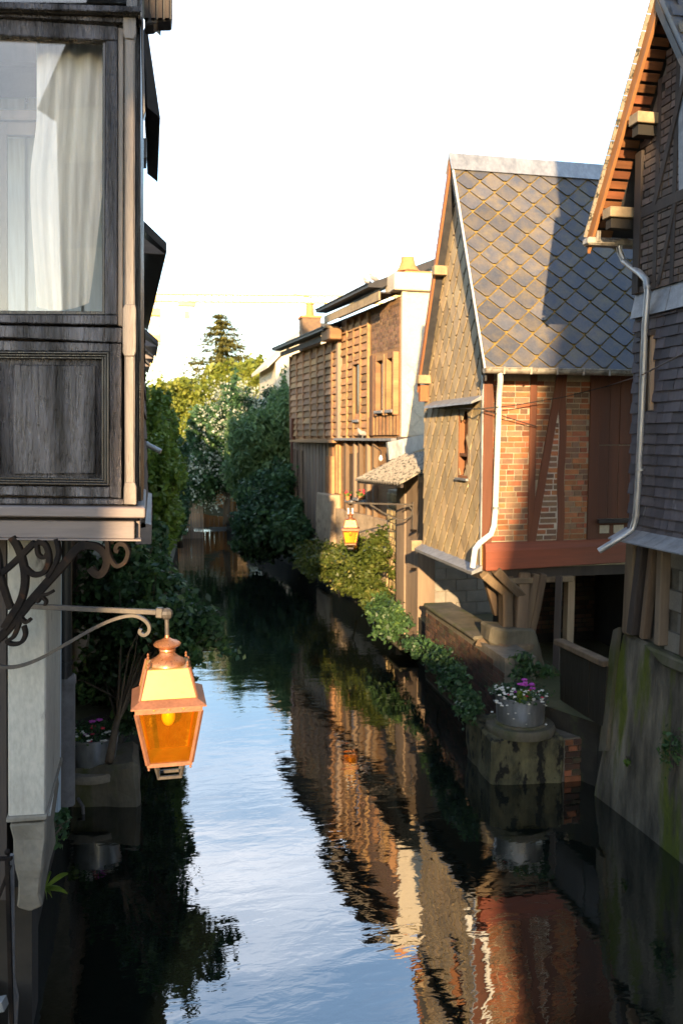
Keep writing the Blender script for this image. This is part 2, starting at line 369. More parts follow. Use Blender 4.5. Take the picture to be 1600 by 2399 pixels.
L_ = dict(
    shrub=leafmat('shrub_leaf', (0.022,0.052,0.022), (0.065,0.135,0.045), (0.13,0.21,0.05), 0.3, 1.5),
    lush=leafmat('lush_leaf', (0.075,0.145,0.022), (0.165,0.26,0.04), (0.23,0.33,0.06), 0.4, 0.7),
    dark=leafmat('dark_leaf', (0.028,0.068,0.030), (0.068,0.145,0.055), (0.11,0.21,0.07), 0.3, 0.8),
    willow=leafmat('willow_leaf', (0.085,0.16,0.065), (0.165,0.27,0.10), (0.22,0.33,0.13), 0.4, 0.6),
    sunny=leafmat('yellow_green_leaf', (0.15,0.19,0.025), (0.26,0.28,0.045), (0.34,0.34,0.08), 0.4, 0.35),
    conifer=leafmat('conifer_needle', (0.13,0.125,0.03), (0.21,0.19,0.05), (0.27,0.23,0.07), 0.25, 0.5),
    bloom=leafmat('white_climber_bloom', (0.34,0.38,0.28), (0.50,0.52,0.42), None, 0.3, 2),
    bank=leafmat('bank_leaf', (0.05,0.08,0.015), (0.12,0.15,0.03), (0.26,0.23,0.07), 0.4, 2.0),
    fresh=leafmat('fresh_leaf', (0.12,0.20,0.02), (0.19,0.28,0.03), None, 0.45, 3),
    fern=leafmat('fern_leaf', (0.05,0.10,0.02), (0.12,0.19,0.03), None, 0.4, 5),
)
def glass(name, tint, rough=0.02, refl=1.0, trans_col=(1,1,1), scat=0.0, scat_col=(1,1,1)):
    m = bpy.data.materials.new(name); m.use_nodes = True; N, L = m.node_tree.nodes, m.node_tree.links; N.clear()
    o = N.new('ShaderNodeOutputMaterial'); t = N.new('ShaderNodeBsdfTransparent'); t.inputs[0].default_value = (*trans_col, 1)
    g = N.new('ShaderNodeBsdfGlossy'); g.inputs['Roughness'].default_value = rough; g.inputs[0].default_value = (*tint, 1)
    f = N.new('ShaderNodeFresnel'); f.inputs[0].default_value = 1.5
    mu = N.new('ShaderNodeMath'); mu.operation = 'MULTIPLY'; mu.inputs[1].default_value = refl; L.new(f.outputs[0], mu.inputs[0])
    base = t.outputs[0]
    if scat:
        tr = N.new('ShaderNodeBsdfTranslucent'); tr.inputs[0].default_value = (*scat_col, 1)
        df = N.new('ShaderNodeBsdfDiffuse'); df.inputs[0].default_value = (*scat_col, 1)
        ma = N.new('ShaderNodeMixShader'); ma.inputs[0].default_value = 0.5; L.new(tr.outputs[0], ma.inputs[1]); L.new(df.outputs[0], ma.inputs[2])
        mb = N.new('ShaderNodeMixShader'); mb.inputs[0].default_value = scat
        no = N.new('ShaderNodeTexNoise'); no.inputs['Scale'].default_value = 22; no.inputs['Detail'].default_value = 5
        mr = N.new('ShaderNodeMapRange'); mr.inputs[3].default_value = scat*0.6; mr.inputs[4].default_value = scat*1.4
        geo = N.new('ShaderNodeNewGeometry'); L.new(geo.outputs['Position'], no.inputs['Vector']); L.new(no.outputs['Fac'], mr.inputs[0]); L.new(mr.outputs[0], mb.inputs[0])
        L.new(t.outputs[0], mb.inputs[1]); L.new(ma.outputs[0], mb.inputs[2]); base = mb.outputs[0]
    mx = N.new('ShaderNodeMixShader'); L.new(mu.outputs[0], mx.inputs[0]); L.new(base, mx.inputs[1]); L.new(g.outputs[0], mx.inputs[2]); L.new(mx.outputs[0], o.inputs['Surface'])
    return m
M['glass'] = glass('window_glass', (1,1,1), 0.01, 1.1)
M['amber'] = glass('amber_glass', (1,0.9,0.8), 0.08, 1.0, (1.0,0.55,0.05), 0.17, (0.98,0.42,0.02))
def solidglass(name, c, rough): 
    m = mat(name, c, c, rough, bump=0, spec=0.6); return m
M['dark_glass'] = solidglass('dark_window_glass', (0.03,0.03,0.035), 0.12)
M['pale_gloss'] = solidglass('pale_gloss_white', (0.80,0.79,0.75), 0.4)  # even pale opaque colour
M['bulb'] = solidglass('milk_glass_bulb', (0.9,0.88,0.8), 0.12)

# water: dark body, mirror surface, small wind ripples
wm = bpy.data.materials.new('canal_water'); wm.use_nodes = True
N, L = wm.node_tree.nodes, wm.node_tree.links
b = N['Principled BSDF']; b.inputs['Base Color'].default_value = (0.006, 0.009, 0.007, 1)
b.inputs['Roughness'].default_value = 0.015; b.inputs['IOR'].default_value = 3.2
geo = N.new('ShaderNodeNewGeometry')
mp = N.new('ShaderNodeMapping'); mp.inputs['Scale'].default_value = (1.0, 2.2, 1); mp.inputs['Rotation'].default_value = (0, 0, 0.12)
L.new(geo.outputs['Position'], mp.inputs['Vector'])
n1 = N.new('ShaderNodeTexNoise'); n1.inputs['Scale'].default_value = 3.2; n1.inputs['Detail'].default_value = 3; n1.inputs['Distortion'].default_value = 0.4
n2 = N.new('ShaderNodeTexNoise'); n2.inputs['Scale'].default_value = 0.7; n2.inputs['Detail'].default_value = 2
L.new(mp.outputs[0], n1.inputs['Vector']); L.new(mp.outputs[0], n2.inputs['Vector'])
ad = N.new('ShaderNodeMath'); ad.operation = 'MULTIPLY_ADD'; ad.inputs[1].default_value = 0.35
L.new(n1.outputs['Fac'], ad.inputs[0]); L.new(n2.outputs['Fac'], ad.inputs[2])
bp = N.new('ShaderNodeBump'); bp.inputs['Strength'].default_value = 0.06; bp.inputs['Distance'].default_value = 0.1
L.new(ad.outputs[0], bp.inputs['Height']); L.new(bp.outputs[0], b.inputs['Normal'])
M['water'] = wm

# ------------------------------------------------------------------ the setting: ground, canal banks, water
LB = [(-0.95,-40),(-0.95,6),(-0.95,9.9),(-0.5,10.4),(-0.1,14),(0.3,18),(0.8,26),(1.1,34),(0.5,44)]
RB = [(4.95,-40),(4.95,8.6),(4.45,9.8),(4.6,13),(4.85,16),(4.95,19),(4.35,26),(3.6,32),(3.0,44)]
GZ = 0.75
g = MB()
g.add([(x,y,GZ) for x,y in LB] + [(-700,44,GZ),(-700,-40,GZ)], [tuple(range(len(LB)+2))])
g.add([(x,y,GZ) for x,y in RB] + [(700,44,GZ),(700,-40,GZ)], [tuple(range(len(RB)+2))])
g.add([(-700,44,GZ),(700,44,GZ),(900,1400,GZ),(-900,1400,GZ)], [(0,1,2,3)])
g.add([(-700,-40,GZ),(700,-40,GZ),(700,-600,GZ),(-700,-600,GZ)], [(0,1,2,3)])
tag(g.build('ground', M['ground']), kind='structure')
for nm, B in (('canal_bank_left', LB), ('canal_bank_right', RB)):
    w = MB()
    for (x0,y0),(x1,y1) in zip(B, B[1:]): w.add([(x0,y0,-1),(x1,y1,-1),(x1,y1,GZ),(x0,y0,GZ)], [(0,1,2,3)])
    tag(w.build(nm, M['bed']), kind='structure')
w = MB(); w.add([(-3,-40,0),(7,-40,0),(7,44.5,0),(-3,44.5,0)], [(0,1,2,3)])
tag(w.build('water', M['water']), kind='structure')
w = MB(); w.add([(-3,44,-1),(7,44,-1),(7,44,GZ),(-3,44,GZ)], [(0,1,2,3)])
tag(w.build('canal_bank_end', M['bed']), kind='structure')

# ------------------------------------------------------------------ left: timber house with projecting bay window
def strip(mb, v0, v1, u0, u1, r, t, s0=None, s1=None):
    """horizontal member: v at the photograph's left edge and at u=280, drawn from u0 to u1"""
    a = lambda u: v0[0] + (v0[1]-v0[0]) * u / 280.0
    c = lambda u: v1[0] + (v1[1]-v1[0]) * u / 280.0
    return mb.pp([(u0,a(u0)),(u1,a(u1)),(u1,c(u1)),(u0,c(u0))], r, t)
BR = 4.2
UL = -420
bay = thing('bay_house', P(-200, 2300, 5.4), 'black timber house with projecting bay window on iron scroll brackets', 'house')
B_ = M['black_wood']; bev = 0.004
# body behind the frame: side wall, floor, room
b = MB(); b.prism([P(321,-60,BR+0.05),P(323,1178,BR+0.05),P(323,1178,BR+0.05)+EX*1.7,P(321,-60,BR+0.05)+EX*1.7], -RX*0.05)
b.build('side_wall', B_, bay)
for k in range(7):                      # upright mouldings on the canal side of the bay
    q0, q1 = P(322,-40,BR+0.06) + EX*(0.05+0.24*k), P(324,1175,BR+0.06) + EX*(0.05+0.24*k)
    MB().bar(q0 + RX*0.008, q1 + RX*0.008, 0.05, 0.022, RX).build('side_moulding', B_, bay, bevel=0.004)
b = MB(); b.prism([P(UL,1170,BR+0.06),P(318,1176,BR+0.06),P(318,1210,BR+0.06),P(UL,1204,BR+0.06)], EX*1.7); b.build('floor', M['dark_timber'], bay)
b = MB(); b.prism([P(UL,-200,BR+0.06),P(318,-190,BR+0.06),P(318,-215,BR+0.06),P(UL,-225,BR+0.06)], EX*1.7); b.build('ceiling', M['dark_timber'], bay)
b = MB(); b.pp([(UL,-200),(318,-190),(318,1176),(UL,1170)], BR+1.5, 0.05); b.build('room_back_wall', M['room_blue'], bay)
b = MB(); b.pp([(UL,740),(312,760),(312,1175),(UL,1165)], BR+0.10, 0.04); b.build('breast_backing', M['dark_timber'], bay)
# upper pane and cornice
strip(MB(), (-160,-150), (2,4), UL, 316, BR+0.06, 0.01).build('upper_pane', M['glass'], bay)
strip(MB(), (2,11), (17,25), UL, 331, BR-0.06, 0.2).build('cornice_board', M['black_panel'], bay, bevel=bev)
strip(MB(), (17.5,25.5), (25,33), UL, 327, BR-0.04, 0.16).build('cornice_moulding', B_, bay, bevel=bev)
strip(MB(), (25.5,33.5), (36,50), UL, 291, BR-0.015, 0.1).build('head_rail', M['black_panel'], bay, bevel=bev)
MB().pp([(329,8),(335,8),(341,260),(334,282)], BR+0.03, 0.06).build('side_trim', B_, bay, bevel=0.003)
# window sash
strip(MB(), (42,60), (80,92.5), UL, 275, BR+0.0, 0.06).build('sash_top_rail', M['black_panel'], bay, bevel=bev)
MB().pp([(248,93),(275,93),(274,737),(246,735)], BR+0.0, 0.06).build('sash_stile', M['black_panel'], bay, bevel=bev)
MB().pp([(240.5,92),(247.5,93),(245.5,735),(239,728)], BR+0.02, 0.05).build('glazing_bead', B_, bay, bevel=0.002)
strip(MB(), (727,729), (735,736.5), UL, 245.5, BR+0.02, 0.05).build('glazing_bead', B_, bay, bevel=0.002)
strip(MB(), (736,737.5), (755,760), UL, 275, BR+0.0, 0.06).build('sash_bottom_rail', M['black_panel'], bay, bevel=bev)
MB().pp([(276,62),(290,64),(288,765),(275.5,762)], BR+0.012, 0.05).build('jamb', M['post_wood'], bay, bevel=bev)
strip(MB(), (80,92.5), (727,729), UL, 246, BR+0.035, 0.006).build('window_pane', M['glass'], bay)
MB().pp([(-140,70),(-118,70),(-118,760),(-140,760)], BR-0.01, 0.07).build('mullion', B_, bay, bevel=bev)
# corner post with stop chamfers
post = MB().pp([(292,85),(316,85),(316,1182),(292,1180)], BR-0.012, 0.07).build('corner_post', M['post_wood'], bay, bevel=0.008)
for q in ([(288,36),(318.5,38),(318.5,80),(313,90),(293,88),(288,76)], [(287,722),(292,712),(316,712),(318.5,722),(318.5,822),(315,834),(292,834),(287,824)], [(292,1130),(315,1130),(319.5,1142),(319.5,1183),(290,1182),(290,1142)]):
    MB().pp(q, BR-0.02, 0.085).build('post_block', M['post_wood'], post, bevel=0.004)
# panelled breast
strip(MB(), (761,767), (789,802), UL, 286, BR+0.005, 0.07).build('sill_rail', M['black_panel'], bay, bevel=bev)
strip(MB(), (797,804), (821,823.5), UL, 257, BR+0.012, 0.06).build('panel_top_rail', M['black_panel'], bay, bevel=bev)
MB().pp([(257.5,804),(284,804),(284,1168),(257.5,1165)], BR+0.014, 0.06).build('panel_stile', M['black_panel'], bay, bevel=bev)
strip(MB(), (1138,1141), (1160,1166), UL, 257, BR+0.012, 0.06).build('panel_bottom_rail', M['black_panel'], bay, bevel=bev)
strip(MB(), (1167,1169), (1181,1182), UL, 289, BR+0.004, 0.06).build('base_rail', M['black_panel'], bay, bevel=bev)
for k, (a, r) in enumerate(((0,0.008),(6,0.022),(12,0.03))):
    strip(MB(), (822+a,824+a), (827+a,829+a), UL, 255.5-a, BR+r, 0.05).build('panel_moulding', B_, bay, bevel=0.003)
    MB().pp([(250-a,829+a),(255.5-a,824+a),(255.5-a,1137-a),(250-a,1133-a)], BR+r, 0.05).build('panel_moulding', B_, bay, bevel=0.003)
    strip(MB(), (1129-a,1133-a), (1134-a,1138-a), UL, 255.5-a, BR+r, 0.05).build('panel_moulding', B_, bay, bevel=0.003)
strip(MB(), (838,841), (1119,1122), UL, 239, BR+0.055, 0.03).build('panel_ground', M['black_panel'], bay)
MB().pp([(31,853),(222,855),(222,1110),(31,1112)], BR+0.040, 0.03).build('raised_panel', M['black_panel'], bay, bevel=0.006)
MB().pp([(-200,850),(-2,853),(-2,1112),(-200,1110)], BR+0.040, 0.03).build('raised_panel', M['black_panel'], bay, bevel=0.006)
for (u, v) in ((215,786),(232,787),(185,1199),(152,1199),(307,1201),(294,775),(294,795)):
    MB().lathe((0,0,0), [(0.006,0),(0.005,0.004),(0.001,0.006)], 8).build('peg', M['iron'], bay).matrix_local = Matrix.Translation(P(u, v, BR-0.02) - bay.location) @ Matrix.Rotation(rad(90), 4, 'X')
# sill boards with their returns along the canal side
a = MB().pp([(UL,1182),(340,1189.5),(340,1214),(UL,1206)], BR-0.07, 0.14); a.build('sill_board', M['grey_board'], bay, bevel=0.006)
a = MB().prism([P(318,1189,BR+0.075),P(341,1189,BR+0.075),P(341,1213,BR+0.075),P(318,1213,BR+0.075)], EX*1.6); a.build('sill_board', M['grey_board'], bay, bevel=0.006)
a = MB().pp([(UL,1214),(315,1222),(315,1263),(UL,1256)], BR-0.03, 0.05); a.build('apron_board', M['grey_board'], bay, bevel=0.004)
a = MB().pp([(UL,1257),(330,1264),(330,1268),(UL,1261)], BR-0.045, 0.09); a.build('apron_bead', M['grey_board'], bay)
a = MB().prism([P(318,1222,BR+0.05),P(328,1218,BR+0.05),P(328,1262,BR+0.05),P(318,1262,BR+0.05)], EX*1.6); a.build('apron_board', M['grey_board'], bay, bevel=0.004)
# inside the window: inner casement and curtain
MB().pp([(UL,252),(232,257),(232,281),(UL,276)], BR+0.30, 0.04).build('inner_transom', M['room_wood'], bay)
MB().pp([(UL,282),(232,286),(232,316),(UL,311)], BR+0.32, 0.04).build('inner_sash_rail', M['room_wood'], bay)
MB().pp([(-30,282),(15,284),(17,760),(-30,760)], BR+0.315, 0.04).build('inner_sash_stile', M['room_wood'], bay)
MB().pp([(UL,60),(246,80),(246,150),(UL,130)], BR+0.34, 0.05).build('inner_beam', M['room_wood'], bay)
for k in range(9):
    u0 = -330 + k*66
    MB().pp([(u0,150),(u0+58,150),(u0+58,800),(u0,800)], BR+1.42+0.01*(k % 2), 0.03).build('room_board', M['room_blue'], bay)
cv = MB(); NU, NV = 40, 24
for j in range(NV+1):
    f = j / NV; v = 86 + f*640
    sm = min(1, max(0, (f-.28)/.24)); left = 86 - 15*sm*sm*(3-2*sm) + max(0, f-.6)*38
    right = 246 if f < 0.5 else 246 - (f-0.5)*75
    for i in range(NU+1):
        t = i / NU
        u = left + (right-left)*t
        vv = v - (t-0.4)**2*60*max(0, f-0.9)*8
        cv.v.append(P(u, vv, BR + 0.16 + 0.018*math.sin(t*22 + 2*math.sin(f*3)) + 0.02*f))
for j in range(NV):
    for i in range(NU): cv.f.append((j*(NU+1)+i, j*(NU+1)+i+1, (j+1)*(NU+1)+i+1, (j+1)*(NU+1)+i))
cv.build('curtain', M['curtain'], bay, smooth=True, recalc=False)
# storey above: eave over the canal
MB().prism([P(333,-150,4.5),P(404,-150,4.5),P(404,46,4.5),P(366,47,4.5),P(364,54,4.5),P(340,56,4.5)], EX*0.12).build('eave_box', M['slate_dark'], bay, bevel=0.01)  # dark slate colour stands in for shade on the eave boards
for k in range(4): MB().prism([P(338+16*k,-150,4.48),P(348+16*k,-150,4.48),P(348+16*k,40,4.48),P(338+16*k,40,4.48)], EX*0.02).build('eave_batten', M['dark_timber'], bay)
# steep slated skirt roof beyond the bay
a = MB(); p0, p1, p2, p3 = P(341,58,6.4), P(372,272,6.4), P(345,250,6.4), P(336,70,6.4)
a.prism([p0,p1,p2,p3], EX*1.6); a.build('skirt_roof', M['slate_dark'], bay)
for k in range(14):
    q = p0.lerp(p1, (k+0.5)/14); MB().bar(q + RX*0.004, q + EX*1.6 + RX*0.004, 0.012, 0.055, (p1-p0)).build('skirt_slate', M['slate_dark'], bay)
MB().prism([P(332,322,6.1),P(344,322,6.1),P(343,368,6.1),P(332,368,6.1)], EX*0.25).build('gutter_bracket', M['grey_pipe'], bay)
MB().bx(-3.4,-.035,4.45,6.25,6.15,11.6).build('unseen_shade_storey', M['dark_timber'], bay)  # unseen storey added to shade the far brown wall
MB().prism([(-3.6,4.3,11.6),(.15,4.3,11.6),(-1.7,4.3,13.6)], (0,2.0,0)).build('shade_storey_roof', M['slate_dark'], bay)  # unseen roof over the added shade storey
# ground floor: rendered corner pier, pipes, wall
PR = 4.32
pier = MB().prism([P(17,1262,PR),P(109,1262,PR),P(106,1916,PR),P(19,1922,PR)], EX*0.78).build('rendered_pier', M['white_render'], bay, bevel=0.008)
MB().prism([P(14,1917,PR-0.02),P(111,1911,PR-0.02),P(110,1923,PR-0.02),P(14,1930,PR-0.02)], EX*0.84).build('pier_band', M['grey_render'], pier, bevel=0.006)
MB().prism([P(21,1930,PR+0.01),P(103,1924,PR+0.01),P(97,2040,PR+0.01),P(96,2125,PR+0.01),P(70,2140,PR+0.01),P(40,2128,PR+0.01),P(36,2040,PR+0.01)], EX*0.74).build('pier_foot', M['grey_render'], pier, bevel=0.01, sub=2, wob=0.02, wsc=8)
MB().bar(P(134,1762,PR+0.8), P(110,1908,PR+0.25), 0.035, 0.03).build('white_drip_strip', M['white_paint'], pier)
MB().pp([(UL,1262),(14,1262),(16,2110),(UL,2110)], PR+0.05, 0.5).build('ground_floor_wall', M['dark_timber'], bay)
MB().prism([P(-400,2080,PR+.55),P(75,2080,PR+.55),P(75,2420,PR+.55),P(-400,2420,PR+.55)], EX*.3).build('foundation_wall', M['dark_void'], bay)  # near-black colour stands for the shade under the pier
MB().tube([P(153,1262,5.2),P(153,1588,5.2)], 0.040, 14).build('upper_downpipe', M['black_pipe'], bay, smooth='auto')
MB().tube([P(153,1548,5.2),P(153,1556,5.2)], 0.047, 14).build('pipe_collar', M['black_pipe'], bay, smooth='auto')
MB().tube([P(158,1582,5.22),P(158,1885,5.22)], 0.047, 14).build('lower_downpipe', M['grey_pipe'], bay, smooth='auto')
MB().lathe(P(158,1592,5.22), [(0.05,-0.03),(0.054,-0.02),(0.054,0.02),(0.048,0.03)], 14).build('pipe_collar', M['grey_pipe'], bay, smooth='auto')
MB().bar(P(136,1270,5.12), P(134,1900,5.12), 0.03, 0.05, HF).build('pipe_backing', M['room_blue'], bay)
# wrought iron brackets carrying the bay
def curve(pts, n=6):
    out = []
    for i in range(len(pts)-1):
        p0, p1, p2, p3 = pts[max(i-1,0)], pts[i], pts[i+1], pts[min(i+2,len(pts)-1)]
        for k in range(n):
            t = k/n
            out.append(tuple(0.5*((2*p1[j]) + (-p0[j]+p2[j])*t + (2*p0[j]-5*p1[j]+4*p2[j]-p3[j])*t*t + (-p0[j]+3*p1[j]-3*p2[j]+p3[j])*t**3) for j in range(2)))
    return out + [pts[-1]]
brk = MB().ribbon([P(u,v,4.17) for u,v in curve([(-60,1540),(0,1494),(35,1455),(70,1412),(110,1366),(150,1322),(182,1285),(205,1274)])], 0.042, 0.03, HF).build('iron_bracket', M['iron'], bay, bevel=0.004)
SCR = [
    ([(190,1278),(225,1280),(248,1300),(250,1325),(237,1345),(222,1342),(212,1330)], 0.036),
    ([(252,1268),(256,1300),(272,1325),(292,1318),(301,1295),(293,1277),(278,1275),(272,1288),(279,1292)], 0.020),
    ([(28,1258),(46,1290),(58,1335),(58,1375),(48,1410),(30,1440),(10,1472)], 0.036),
    ([(60,1330),(80,1346),(104,1340),(116,1312),(108,1278),(88,1268)], 0.026),
    ([(-10,1352),(20,1330),(50,1302),(82,1270)], 0.030),
    ([(132,1262),(138,1295),(126,1330),(112,1352)], 0.022),
    ([(86,1268),(90,1298),(104,1306),(112,1295)], 0.018),
    ([(52,1440),(42,1470),(32,1492),(18,1502),(30,1509),(50,1505),(60,1486),(56,1466)], 0.018),
    ([(48,1446),(62,1458),(72,1450)], 0.016),
    ([(88,1412),(98,1396),(112,1392),(126,1384)], 0.016),
    ([(98,1398),(108,1408),(106,1418)], 0.014),
    ([(-20,1258),(-5,1300),(2,1350),(20,1410),(28,1425)], 0.030),
]
for pts, wd in SCR:
    MB().ribbon([P(u,v,4.165 + 0.004*wd) for u,v in curve(pts)], wd, 0.034, HF).build('scroll', M['iron'], brk, bevel=0.003)
for (u, v) in ((100,1258),(258,1262)):
    MB().tube([P(u,v-8,4.2),P(u,v+12,4.2)], 0.02, 8).build('fixing', M['iron'], brk)

# ------------------------------------------------------------------ lanterns
def lantern(anchor, k, label, X_, Y_):
    """anchor: centre of the roof brim; k: metres per photograph pixel of the near lantern"""
    t = thing('street_lantern', anchor, label, 'lantern', 'amber street lanterns over the canal')
    A = Vector(anchor)
    def pt(a, z, d=0.0): return A + X_*(a*k) + Y_*(d*k) + Vector((0,0,z*k))
    def loop(hw, z): return [pt(-hw,z,-hw), pt(hw,z,-hw), pt(hw,z,hw), pt(-hw,z,hw)]
    def frus(mb, h0, z0, h1, z1, cap=True):
        a, c = loop(h0,z0), loop(h1,z1)
        return mb.add(a+c, [(0,1,5,4),(1,2,6,5),(2,3,7,6),(3,0,4,7)] + ([(3,2,1,0),(4,5,6,7)] if cap else []))
    # all sizes in lantern pixels, z measured from the brim
    br = MB(); frus(br, 87, -2, 66, 11); frus(br, 87, -5, 87, -2); br.build('brim', M['copper_dull'], t)
    rf = MB(); frus(rf, 67, 11.3, 50, 80); rf.build('roof', M['cream_enamel'], t, bevel=0.003*k/0.002)
    for sx in (-1, 1):
        for sy in (-1, 1):
            MB().bar(pt(66*sx,11,66*sy), pt(50*sx,82,50*sy), 5*k, 5*k).build('roof_rib', M['copper_dull'], t)
            MB().lathe(pt(46*sx,81,46*sy), [(2.5*k,0),(3.5*k,5*k),(2*k,8*k),(3.2*k,12*k),(0.8*k,16*k)], 8).build('finial', M['copper'], t)
    MB().lathe(pt(0,80), [(q*k, z*k) for q, z in ((44,0),(43,5),(38,12),(27,18),(21,24),(18,30),(20,34),(19,38),(23,41),(32,46),(33,50),(28,55),(14,60),(6,65),(5,72))], 28).build('chimney', M['copper'], t, smooth='auto')
    MB().tube([pt(0,142),pt(0,196)], 5.2*k, 12).build('hanger', M['lamp_iron'], t, smooth='auto')
    # glazed body
    fr = MB(); frus(fr, 78, -18, 78, -5); fr.build('top_frame', M['copper_dull'], t)
    for k2 in (-1, 0, 1):
        MB().ell(pt(k2*34,-9,-78.5), (3*k,3*k,3*k), 8, 5).build('rivet', M['cream_enamel'], t)
    bot = MB(); frus(bot, 53, -157, 53, -148); bot.build('bottom_frame', M['copper_dull'], t)
    for sx in (-1, 1):
        for sy in (-1, 1):
            MB().bar(pt(75*sx,-17,75*sy), pt(51*sx,-150,51*sy), 8*k, 8*k).build('corner_bar', M['copper_dull'], t)
            MB().lathe(pt(49*sx,-166,49*sy), [(1*k,0),(3.4*k,3*k),(2.2*k,6*k),(3*k,10*k)], 8).build('finial', M['copper_dull'], t)
    for (a0, a1) in ((0,1),(1,2),(2,3),(3,0)):
        U0, D0 = loop(71,-18), loop(48,-148)
        nrm = (U0[a1]-U0[a0]).cross(D0[a0]-U0[a0]).normalized()
        MB().add([U0[a0],U0[a1],D0[a1],D0[a0]], [(0,1,2,3)]).build('pane', M['amber'], t, recalc=False)
    MB().ell(pt(0,-50), (17*k,17*k,24*k), 16, 12).build('bulb', M['bulb'], t, smooth=True)
    MB().tube([pt(0,-5),pt(0,-26)], 7*k, 10).build('bulb_socket', M['lamp_iron'], t)
    # open cage under the body
    for sy in (-1, 1):
        for sx in (-1, 1): MB().bar(pt(35*sx,-155,30*sy), pt(26*sx,-196,20*sy), 6*k, 6*k).build('cage_bar', M['lamp_iron'], t)
        MB().bar(pt(-28,-196,20*sy), pt(28,-196,20*sy), 7*k, 7*k).build('cage_foot', M['lamp_iron'], t)
    for sx in (-1, 1): MB().bar(pt(26*sx,-196,-22), pt(26*sx,-196,22), 7*k, 7*k).build('cage_foot', M['lamp_iron'], t)
    return t, pt
LR = 4.17
kk = LR / F * 0.985
lan, pt = lantern(P(394, 1631, LR), kk, 'amber glass lantern with cream roof hanging beside black timber bay', Vector((1,0,0)), EX)
MB().ell(pt(0,203), (15*kk,15*kk,15*kk), 8, 6).build('arm_knuckle', M['lamp_iron'], lan)
MB().bar(P(366,1435,LR), P(382,1436,LR), 0.05, 0.034, HF).build('arm_collar', M['lamp_iron'], lan, bevel=0.004)
MB().bar(P(60,1420,LR-0.0), P(372,1435,LR), 0.026, 0.02, HF).build('arm', M['lamp_iron'], lan, bevel=0.003)
MB().ribbon([P(u,v,LR+0.005) for u,v in curve([(-60,1552),(0,1562),(40,1562),(90,1545),(150,1512),(220,1472),(270,1450),(310,1442),(335,1450),(349,1465),(349,1480),(338,1488),(328,1482),(330,1474)])], 0.016, 0.022, HF).build('arm_brace', M['lamp_iron'], lan, bevel=0.002)

# iron railing at the lower left, beside the bridge
rl = thing('iron_railing', P(20, 2395, 3.5), 'black iron railing end with ball finial below the bay', 'railing')
MB().bar(P(17,2012,3.5), P(28,2420,3.5), 0.016, 0.016).build('upright', M['iron'], rl)
MB().ell(P(17,1997,3.5), (0.013,0.013,0.013), 12, 8).build('ball_finial', M['iron'], rl, smooth=True)
MB().prism([P(22,2008,3.52),P(31,2008,3.52),P(33,2300,3.52),P(42,2345,3.52),P(38,2420,3.52),P(20,2420,3.52)], EX*0.03).build('flat_bar', M['grey_pipe'], rl)
MB().bar(P(-150,2020,3.5), P(28,2012,3.5), 0.02, 0.012).build('top_rail', M['iron'], rl)
MB().bar(P(-60,2260,3.5), P(24,2030,3.5), 0.014, 0.012).build('stay', M['iron'], rl)
for k in range(5): MB().bar(P(-25-30*k,2018,3.5), P(-22-30*k,2420,3.5), 0.012, 0.012).build('baluster', M['iron'], rl)
MB().bar(P(-160,2390,3.3), P(12,2352,3.3), 0.05, 0.04).build('bottom_rail', M['zinc'], rl)

# ------------------------------------------------------------------ brick laying
BRK = MB().bx(-0.5,0.5,-0.5,0.5,-0.5,0.5)
def brick_mesh(name, m, n=4):
    out = []
    for k in range(n):
        q = MB().bx(-0.5,0.5,-0.5,0.5,-0.5,0.5)
        r2 = random.Random(k*13+len(name))
        for i in range(8): q.v[i] = q.v[i] * (1 - r2.uniform(0, 0.05))
        me = q.mesh(name, m); out.append(me)
    return out
def lay(parent, meshes, origin, ax, nrm, z0, z1, a0, a1, L=0.215, h=0.062, j=0.011, dep=0.03, seed=1, name='brick', proud=0.006, mats=None, maxn=9999):
    """bricks in running bond on a vertical plane. a0/a1 may be functions of height"""
    r2 = random.Random(seed); ax = Vector(ax); nrm = Vector(nrm); ang = math.atan2(ax.y, ax.x); n = 0; row = 0
    z = z0
    while z + h <= z1 + 1e-6:
        zc = z + h/2
        l = a0(zc) if callable(a0) else a0; rr = a1(zc) if callable(a1) else a1
        x = l - (L/2 if row % 2 else 0) - r2.uniform(0, 0.03)
        while x < rr:
            ln = L * r2.choice((1,1,1,0.5,0.75)) if r2.random() < 0.8 else L*0.5
            s, e = max(x, l), min(x + ln, rr)
            if e - s > 0.03 and n < maxn:
                c = Vector(origin) + ax*((s+e)/2) + Vector((0,0,zc)) + nrm*(proud - dep/2 + r2.uniform(-0.002,0.002))
                piece(name, r2.choice(meshes), parent, c, (0,r2.uniform(-0.006,0.006),ang), (e-s, dep, h*r2.uniform(0.94,1.03))); n += 1
            x += ln + j
        z += h + j; row += 1
    return n
BM = {q: brick_mesh('brick', M[q]) for q in ('brick','brick_brown','brick_dark','brick_grey')}
BMX = BM['brick']*3 + BM['brick_brown']*2

# ------------------------------------------------------------------ left bank: brick wall under the shrubs, houses beyond
lw = thing('brick_garden_wall', (-1.2, 12, 0), 'greyed brick wall behind the black downpipe on the left bank', 'wall')
MB().bx(-1.4,-1.0,10.0,15.0,0.3,3.4).build('core', M['mortar_dark'], lw)
lay(lw, BM['brick_grey'], (-1.0, 0, 0), (0,1,0), (1,0,0), 1.6, 3.35, 10.02, 12.6, seed=5, maxn=298)

